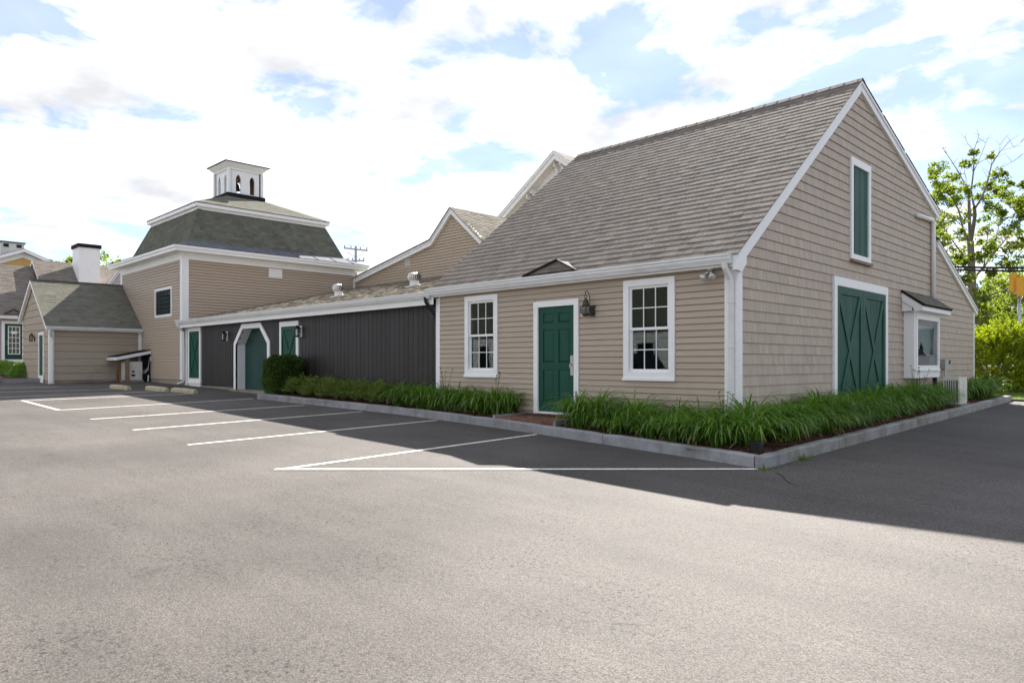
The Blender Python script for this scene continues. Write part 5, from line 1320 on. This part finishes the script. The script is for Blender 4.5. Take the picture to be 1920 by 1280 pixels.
for k, (x, rx, h) in enumerate(((-12.75,.62,.46),(-11.9,.6,.44),(-11.05,.62,.42),(-10.2,.62,.46),(-9.4,.58,.44),(-8.75,.45,.4))):
    juniper(x, -.45+.04*(k%2), rx*1.08, .5, h*1.25, 'low spreading juniper between the square hedge and the daylilies', k+1)

def golden_shrub():
    c = np.array([-.05,17.7,1.27]); z0 = zg(0,17.7)+.05; t = thing('golden_shrub', 'large shrub with sunlit yellow-green top at the barn\'s far corner', 'shrub', (c[0],c[1],z0))
    parts = []; g = np.random.default_rng(5)
    for k in range(2300):
        d = g.normal(0,1,3); d /= np.linalg.norm(d); rad = g.uniform(.5,1.0)**.7; hgt = np.array([1.35,1.35,1.2 if d[2] > 0 else .95])
        p = c + d*hgt*rad*(1+.1*math.sin(d[0]*5+d[1]*4))
        p[2] = max(p[2], z0+.04)
        D = d*.8 + np.array([0,0,.55 if d[2] > -.1 else .15]); D /= np.linalg.norm(D); m = 30; s = g.uniform(0,1,m); ln = g.uniform(.2,.45)
        P = p + D*(s*ln)[:,None] + g.normal(0,.022,(m,3)); parts.append(leaf_cloud(P, np.tile(D,(m,1)), .08, np.clip(g.normal(.55,.25,m),0,1), .42, .7, 9000+k))
    v, f, tt = join(parts); mesh_obj('foliage', v, f, f_yew, t, tint=tt)
    mb = MB()
    for k in range(9):
        a = k*.7; mb.tube([(c[0]+.1*math.cos(a),c[1]+.1*math.sin(a),z0-.05),(c[0]+.45*math.cos(a),c[1]+.45*math.sin(a),z0+.8),(c[0]+.75*math.cos(a),c[1]+.75*math.sin(a),z0+1.6)], [.035,.025,.008], 6)
    mb.build('stem', m_bark, t)
golden_shrub()
def low_shrub(px, D, rx, ry, h, label):
    p = atD(px, 700, D); x, y = p.x, p.y; z0 = zg(x,y)+.12; g = np.random.default_rng(int(px)+77); n = 7000
    t = thing('low_shrub', label, 'shrub', (x,y,z0), 'low shrubs at the left edge')
    d = g.normal(0,1,(n,3)); d /= np.linalg.norm(d,axis=1)[:,None]; d[:,2] = np.abs(d[:,2])
    P = np.array([x,y,z0]) + d*np.array([rx,ry,h])*(1-.3*g.uniform(0,1,n)**2+.08*np.sin(d[:,0]*9+d[:,1]*7))[:,None]
    v, f, tt = leaf_cloud(P, d+np.array([0,0,.4]), .07, g.uniform(.2,1,n), .4, .7, 3); mesh_obj('foliage', v, f, f_lily, t, tint=tt)
    mb = MB()
    for k in range(5): mb.tube([(x,y,z0-.1),(x+rx*.4*math.cos(k*1.3),y+ry*.4*math.sin(k*1.3),z0+h*.6)], [.02,.008], 5)
    mb.build('stem', m_bark, t)
low_shrub(48, 31.5, .75, .6, .62, 'low green shrub in front of the shed, nearest its door'); low_shrub(8, 32.5, 1.0, .7, .66, 'low green shrub at the left edge of the photo')
def left_bed():
    k = thing('left_kerb', 'low granite kerb around the shrubs at the left edge', None, (-30,-5,.9), kind='structure')
    pts = [(-29.0,-3.45),(-29.1,-4.75),(-31.5,-5.6),(-36,-6.5)]
    for a, b in zip(pts[:-1], pts[1:]):
        a = Vector((*a,0)); b = Vector((*b,0)); m = max(1, int((b-a).length/1.6))
        for j in range(m):
            p = a.lerp(b,j/m); q = a.lerp(b,(j+1)/m-.006/m); z = zg(p.x,p.y); s = MB(); s.beam((p.x,p.y,z+.02),(q.x,q.y,zg(q.x,q.y)+.02),.14,.32); s.build('kerb_stone', m_granite, k)
    mb = MB(); mb.quad(*[(x,y,zg(x,y)+.12) for x,y in ((-29.05,-3.42),(-29.1,-4.7),(-36,-6.4),(-36,-3.42))][::-1]); mb.build('planting_bed', m_mulch, kind='structure')
left_bed()

# ------------------------------------------------------------------ trees
def branch(mb, pts, r0, r1, n=7): mb.tube(pts, [r0+(r1-r0)*i/(len(pts)-1) for i in range(len(pts))], n, cap=False)
def maple():
    D0 = 42; g = np.random.default_rng(11); base = atD(1829,735,D0); z0 = zg(base.x,base.y)
    t = thing('maple_tree', 'tall maple with thin crown and bare top twigs behind the barn\'s right end', 'tree', (base.x,base.y,z0))
    mb = MB(); P = lambda x, y, dd=0: atD(x, y, D0+dd)
    tr = [Vector((base.x,base.y,z0-.1)), P(1829,640), P(1827,590), P(1823,540), P(1821,490), P(1820,452)]
    branch(mb, tr, .30, .17, 10)
    mb.build('trunk', m_bark, t, smooth=True)
    limbs = [
     ([(1820,452),(1818,420),(1817,385),(1817,360)],.12,.07),([(1820,455),(1825,425),(1828,405),(1827,388)],.13,.09),
     ([(1827,388),(1823,372),(1821,357),(1825,324),(1826,300),(1826,282)],.07,.03),([(1826,282),(1831,268),(1836,255)],.025,.01),([(1826,282),(1815,270),(1810,260)],.022,.008),([(1825,324),(1832,308),(1842,285),(1848,268)],.03,.01),
     ([(1832,308),(1845,300),(1856,294)],.02,.01),([(1817,360),(1812,350),(1801,330),(1788,308),(1776,290),(1771,280)],.05,.012),([(1776,290),(1774,278)],.012,.006),
     ([(1817,360),(1808,350),(1803,340)],.04,.015),([(1811,335),(1808,318),(1804,305)],.02,.008),
     ([(1827,392),(1835,380),(1846,358),(1853,335),(1855,325),(1859,310),(1866,296),(1888,270)],.085,.015),([(1855,327),(1875,315),(1897,304),(1908,296)],.03,.008),([(1859,310),(1872,290),(1875,272)],.02,.006),([(1880,282),(1900,276),(1913,268)],.015,.006),
     ([(1821,470),(1805,425),(1798,395),(1785,372),(1770,350),(1758,342)],.08,.02),([(1790,380),(1775,375),(1758,372)],.03,.01),([(1805,425),(1790,410),(1770,400)],.03,.01),([(1822,500),(1800,470),(1785,450),(1770,440)],.06,.015),
     ([(1823,525),(1845,500),(1862,478),(1880,455),(1900,430),(1915,415)],.08,.02),([(1862,478),(1868,450),(1872,425),(1870,400)],.04,.012),([(1845,500),(1848,470),(1852,440),(1858,405)],.05,.012),
     ([(1826,575),(1850,555),(1880,545),(1910,530)],.09,.03),([(1828,605),(1850,592),(1880,590),(1915,600)],.10,.03),([(1824,545),(1800,520),(1780,500)],.06,.02)]
    lm = MB(); rr = random.Random(3)
    for pts, r0, r1 in limbs:
        dd0 = rr.uniform(-1.5,1.5); q = []
        for i, (x, y) in enumerate(pts): q.append(P(x, y, dd0*i/(len(pts)-1)*1.2))
        branch(lm, q, r0*.85, r1, 6)
        for i in range(1, len(q)):                                       # twigs
            for _ in range(2):
                a = q[i]; d = (q[i]-q[i-1]).normalized(); e = a + (d + Vector((rr.gauss(0,.7),rr.gauss(0,.7),rr.gauss(.2,.4)))).normalized()*rr.uniform(.4,1.0)
                lm.tube([a, a.lerp(e,.5)+Vector((0,0,.05)), e], [.014,.009,.004], 4, cap=False)
    lm.build('branch', m_bark, t, smooth=True)
    cl = [(1755,312,14),(1745,322,8),(1755,335,12),(1775,345,15),(1790,330,11),(1752,372,13),(1770,365,13),(1785,380,14),(1762,400,13),(1800,355,9),(1815,308,8),(1823,287,6),(1808,306,6),(1860,292,7),(1850,347,13),(1868,330,11),(1880,326,7),(1862,364,13),(1885,366,13),(1897,376,9),(1870,385,13),(1850,385,10),(1845,405,10),(1790,405,13),(1770,425,13),(1800,430,12),(1780,450,15),(1850,430,12),(1870,410,12),(1880,440,13),(1860,460,14),(1890,470,13),(1910,400,13),(1917,385,11),(1905,430,13),(1915,460,15),(1800,470,14),(1795,500,16),(1850,480,12),(1885,500,14),(1905,490,14),(1790,530,18),(1815,520,10),(1845,540,16),(1870,530,14),(1800,550,18),(1835,560,16),(1820,580,16),(1850,580,14),(1880,560,16),(1905,560,18),(1890,590,18),(1860,610,18),(1885,620,18),(1915,610,20),(1930,520,20),(1935,450,18),(1940,580,22),(1835,600,14),(1810,600,16),(1850,635,18),(1890,640,20),(1770,480,14),(1755,440,10),(1880,400,9),(1840,455,8),(1812,445,9),(1898,345,6),(1878,350,8)]
    cl += [(rr.uniform(1755,1925), rr.uniform(340,520), rr.uniform(6,12)) for _ in range(34)]
    parts = []
    for k, (x, y, r) in enumerate(cl):
        c = np.array(P(x, y, g.uniform(-2.2,2.2))); rm = r*D0/FPX*1.1; m = int(130 + r*18 + (120 if y > 500 else 0))
        sub = [c + g.normal(0,rm*.55,3)*np.array([1,1,.75]) for _ in range(9)]
        P3 = np.concatenate([s + g.normal(0,rm*.25,(m//9,3))*np.array([1,1,.6]) for s in sub])
        nr = np.tile(np.array([0,0,-.15]),(len(P3),1)) + g.normal(0,.5,(len(P3),3))*np.array([1,1,.3])
        parts.append(leaf_cloud(P3, nr, .115, np.clip(g.normal(.5,.25,len(P3)),0,1), .8, .4, 500+k))
    v, f, tt = join(parts); mesh_obj('crown', v, f, f_map, t, tint=tt)
maple()
def tree(px, py_top, D, width, label, mat, seed, dense=1.0, name='leafy_tree', base_z=None, low=.25):
    g = np.random.default_rng(seed); b = atD(px, 681, D); z0 = zg(b.x,b.y); top = atD(px, py_top, D).z; h = top - z0
    t = thing(name, label, 'tree', (b.x,b.y,z0), 'background trees')
    mb = MB(); mb.tube([(b.x,b.y,z0-.2),(b.x+.1,b.y,z0+h*.35),(b.x-.1,b.y+.1,z0+h*.8)], [h*.022,h*.016,h*.004], 8, cap=False); mb.build('trunk', m_bark, t, smooth=True)
    parts = []; lm = MB(); nc = int(60*dense)
    for k in range(nc):
        d = g.normal(0,1,3); d /= np.linalg.norm(d); q = g.uniform(.45,1)**.6
        c = np.array([b.x,b.y,z0+h*(low+(1-low)/2)]) + d*np.array([width/2,width/2,h*(1-low)/2])*q; r = g.uniform(.06,.12)*max(width,h*.5)
        m = int(90*dense); P3 = c + g.normal(0,r*.55,(m,3))*np.array([1,1,.7]); parts.append(leaf_cloud(P3, g.normal(0,.5,(m,3)), .2*max(1,D/45), np.clip(g.normal(.5,.25,m),0,1), .75, .5, seed*100+k))
        if k % 3 == 0: lm.tube([(b.x,b.y,z0+h*g.uniform(.25,.6)), tuple(c)], [h*.008,h*.002], 5, cap=False)
    lm.build('branch', m_bark, t)
    v, f, tt = join(parts); mesh_obj('crown', v, f, mat, t, tint=tt)
tree(1905, 520, 62, 16, 'broad dark green tree beyond the street behind the traffic signal', f_dark, 21, 1.3, low=.12)
tree(1835, 575, 60, 11, 'dark green tree low behind the maple trunk', f_dark, 22, 1.1, low=.1)
tree(1985, 480, 58, 14, 'green tree at the right edge beyond the street', f_map, 23, 1.1, low=.15)
tree(1770, 560, 75, 14, 'green tree behind the lean-to end of the barn', f_dark, 24, 1.0, low=.1)
tree(205, 478, 66, 7, 'green tree top right of the white chimney', f_map, 25, .9)
tree(128, 477, 68, 5, 'green tree top left of the white chimney', f_map, 26, .7)
tree(-6, 448, 80, 8, 'dark tree top at the far left edge', f_dark, 27, .8)
tree(75, 470, 90, 5, 'sparse dark tree right of the yellow gable', f_dark, 28, .35)

# ------------------------------------------------------------------ signal, poles and wires
def signal():
    D = 39; p = atD(1911, 681, D); z0 = zg(p.x,p.y); t = thing('traffic_signal', 'grey pole with yellow traffic signal heads seen from the side at right', 'traffic light', (p.x,p.y,z0))
    MB().tube([(p.x,p.y,z0),(p.x,p.y,5.0)], [.1,.085], 12).build('pole', m_metal, t, smooth=True)
    MB().lathe((p.x,p.y,z0), [(.2,0),(.2,.05),(.14,.3),(.1,.32)], 12).build('base', m_metal, t)
    Rv = Vector((SQ,SQ,0)); Fv = Vector((-SQ,SQ,0))
    for px, py, off in ((1900,531,.5),(1914,537,-.1)):
        c = atD(px, py, D+off); b = MB(); h = .53
        q = lambda a, f_, z: c + Rv*a + Fv*f_ + Vector((0,0,z))
        b.hexa([q(-.11,-.17,-h),q(.06,-.17,-h),q(.06,.17,-h),q(-.11,.17,-h),q(-.11,-.17,h),q(.06,-.17,h),q(.06,.17,h),q(-.11,.17,h)]); hd = b.build('signal_head', m_sig, t)
        for k in (-1,0,1):
            cc = c + Vector((0,0,k*.35)); v = MB(); pr = None
            for j in range(11):
                a = R(-40)+R(260)*j/10; u = Fv*math.cos(a)*.15 + Vector((0,0,math.sin(a)*.15)); A = cc+Rv*.06+u; B = cc+Rv*(.30 if 0 < j < 10 else .16)+u
                if pr: v.quad(pr[0],pr[1],B,A); v.quad(pr[0]*1,A,B,pr[1])
                pr = (A,B)
            v.build('visor', m_sig, hd); l = MB().tube([cc+Rv*.06,cc+Rv*.075],.14,12).build('lens', m_blackm, hd)
        MB().beam(c+Vector((0,0,-h-.05)), (p.x,p.y,c.z-h-.05), .06, .06).build('bracket', m_metal, t)
signal()
def upole():
    D = 71; p = atD(667, 681, D); z0 = zg(p.x,p.y); zt = atD(667,462,D).z; t = thing('utility_pole', 'wooden utility pole with two crossarms behind the tower roof', 'utility pole', (p.x,p.y,z0))
    m_pole = M('silvered_wood', (.36,.34,.32), .8, .15, 4); MB().tube([(p.x,p.y,z0),(p.x,p.y,zt)], [.17,.12], 10).build('pole', m_pole, t)
    ins = []
    for py0, py1, x0, x1 in ((465,470,645,689),(489,489,652,683)):
        a, b = atD(x0,py0,D+.2), atD(x1,py1,D-.2); MB().beam(a, b, .12, .14).build('crossarm', m_pole, t)
        for f in (.03,.3,.7,.97):
            c = a.lerp(b,f); MB().lathe(tuple(c+Vector((0,0,.07))), [(.03,0),(.06,.05),(.05,.12),(.07,.17),(.03,.24)], 8).build('insulator', m_granite, t); ins.append(c+Vector((0,0,.3)))
    MB().tube([atD(650,472,D),atD(666,482,D)], .03, 5).build('brace', m_metal, t); MB().tube([atD(684,473,D),atD(668,482,D)], .03, 5).build('brace', m_metal, t)
    return ins
INS = upole()
def wire(a, b, sag, r, label, n=14):
    a, b = Vector(a), Vector(b); pts = [a.lerp(b,i/n) - Vector((0,0,sag*4*(i/n)*(1-i/n))) for i in range(n+1)]
    o = MB().tube(pts, r, 5).build('overhead_wire', m_wire); tag(o, label, 'wire', 'overhead wires')
far = atD(1150,420,60)
wire(INS[0], atD(1100,440,62), .5, .012, 'thin wire running right from the utility pole'); wire(INS[3], atD(1100,447,60), .5, .012, 'thin wire running right from the utility pole')
wire(atD(1740,499,30), atD(2100,501,26), .05, .045, 'thick upper black cable across the maple'); wire(atD(1740,504,30), atD(2100,508,26), .05, .04, 'thick lower black cable across the maple')
for py0, py1 in ((357,352),(372,366),(376,370),(438,436),(458,456)): wire(atD(1700,py0,46), atD(2100,py1,40), .1, .009, 'thin wire in front of the maple crown')

def crack():
    pts = [(1456,886),(1468,893),(1475,902),(1487,908),(1500,913)]; mb = MB(); pr = None
    for i, (a, b) in enumerate(pts):
        t = 1.6087/((b-HZ)/FPX+.0283); d = ray(a,b); p = Vector((CX+t*d[0], CY+t*d[1], 0)); w = .008*(1-i/5)+.002
        q = [(p.x-w,p.y-w*.3,zg(p.x,p.y)+.004),(p.x+w,p.y+w*.3,zg(p.x,p.y)+.004)]
        if pr: mb.quad(pr[0],pr[1],q[1],q[0])
        pr = q
    mb.build('asphalt_crack', m_wire, kind='structure')
crack()
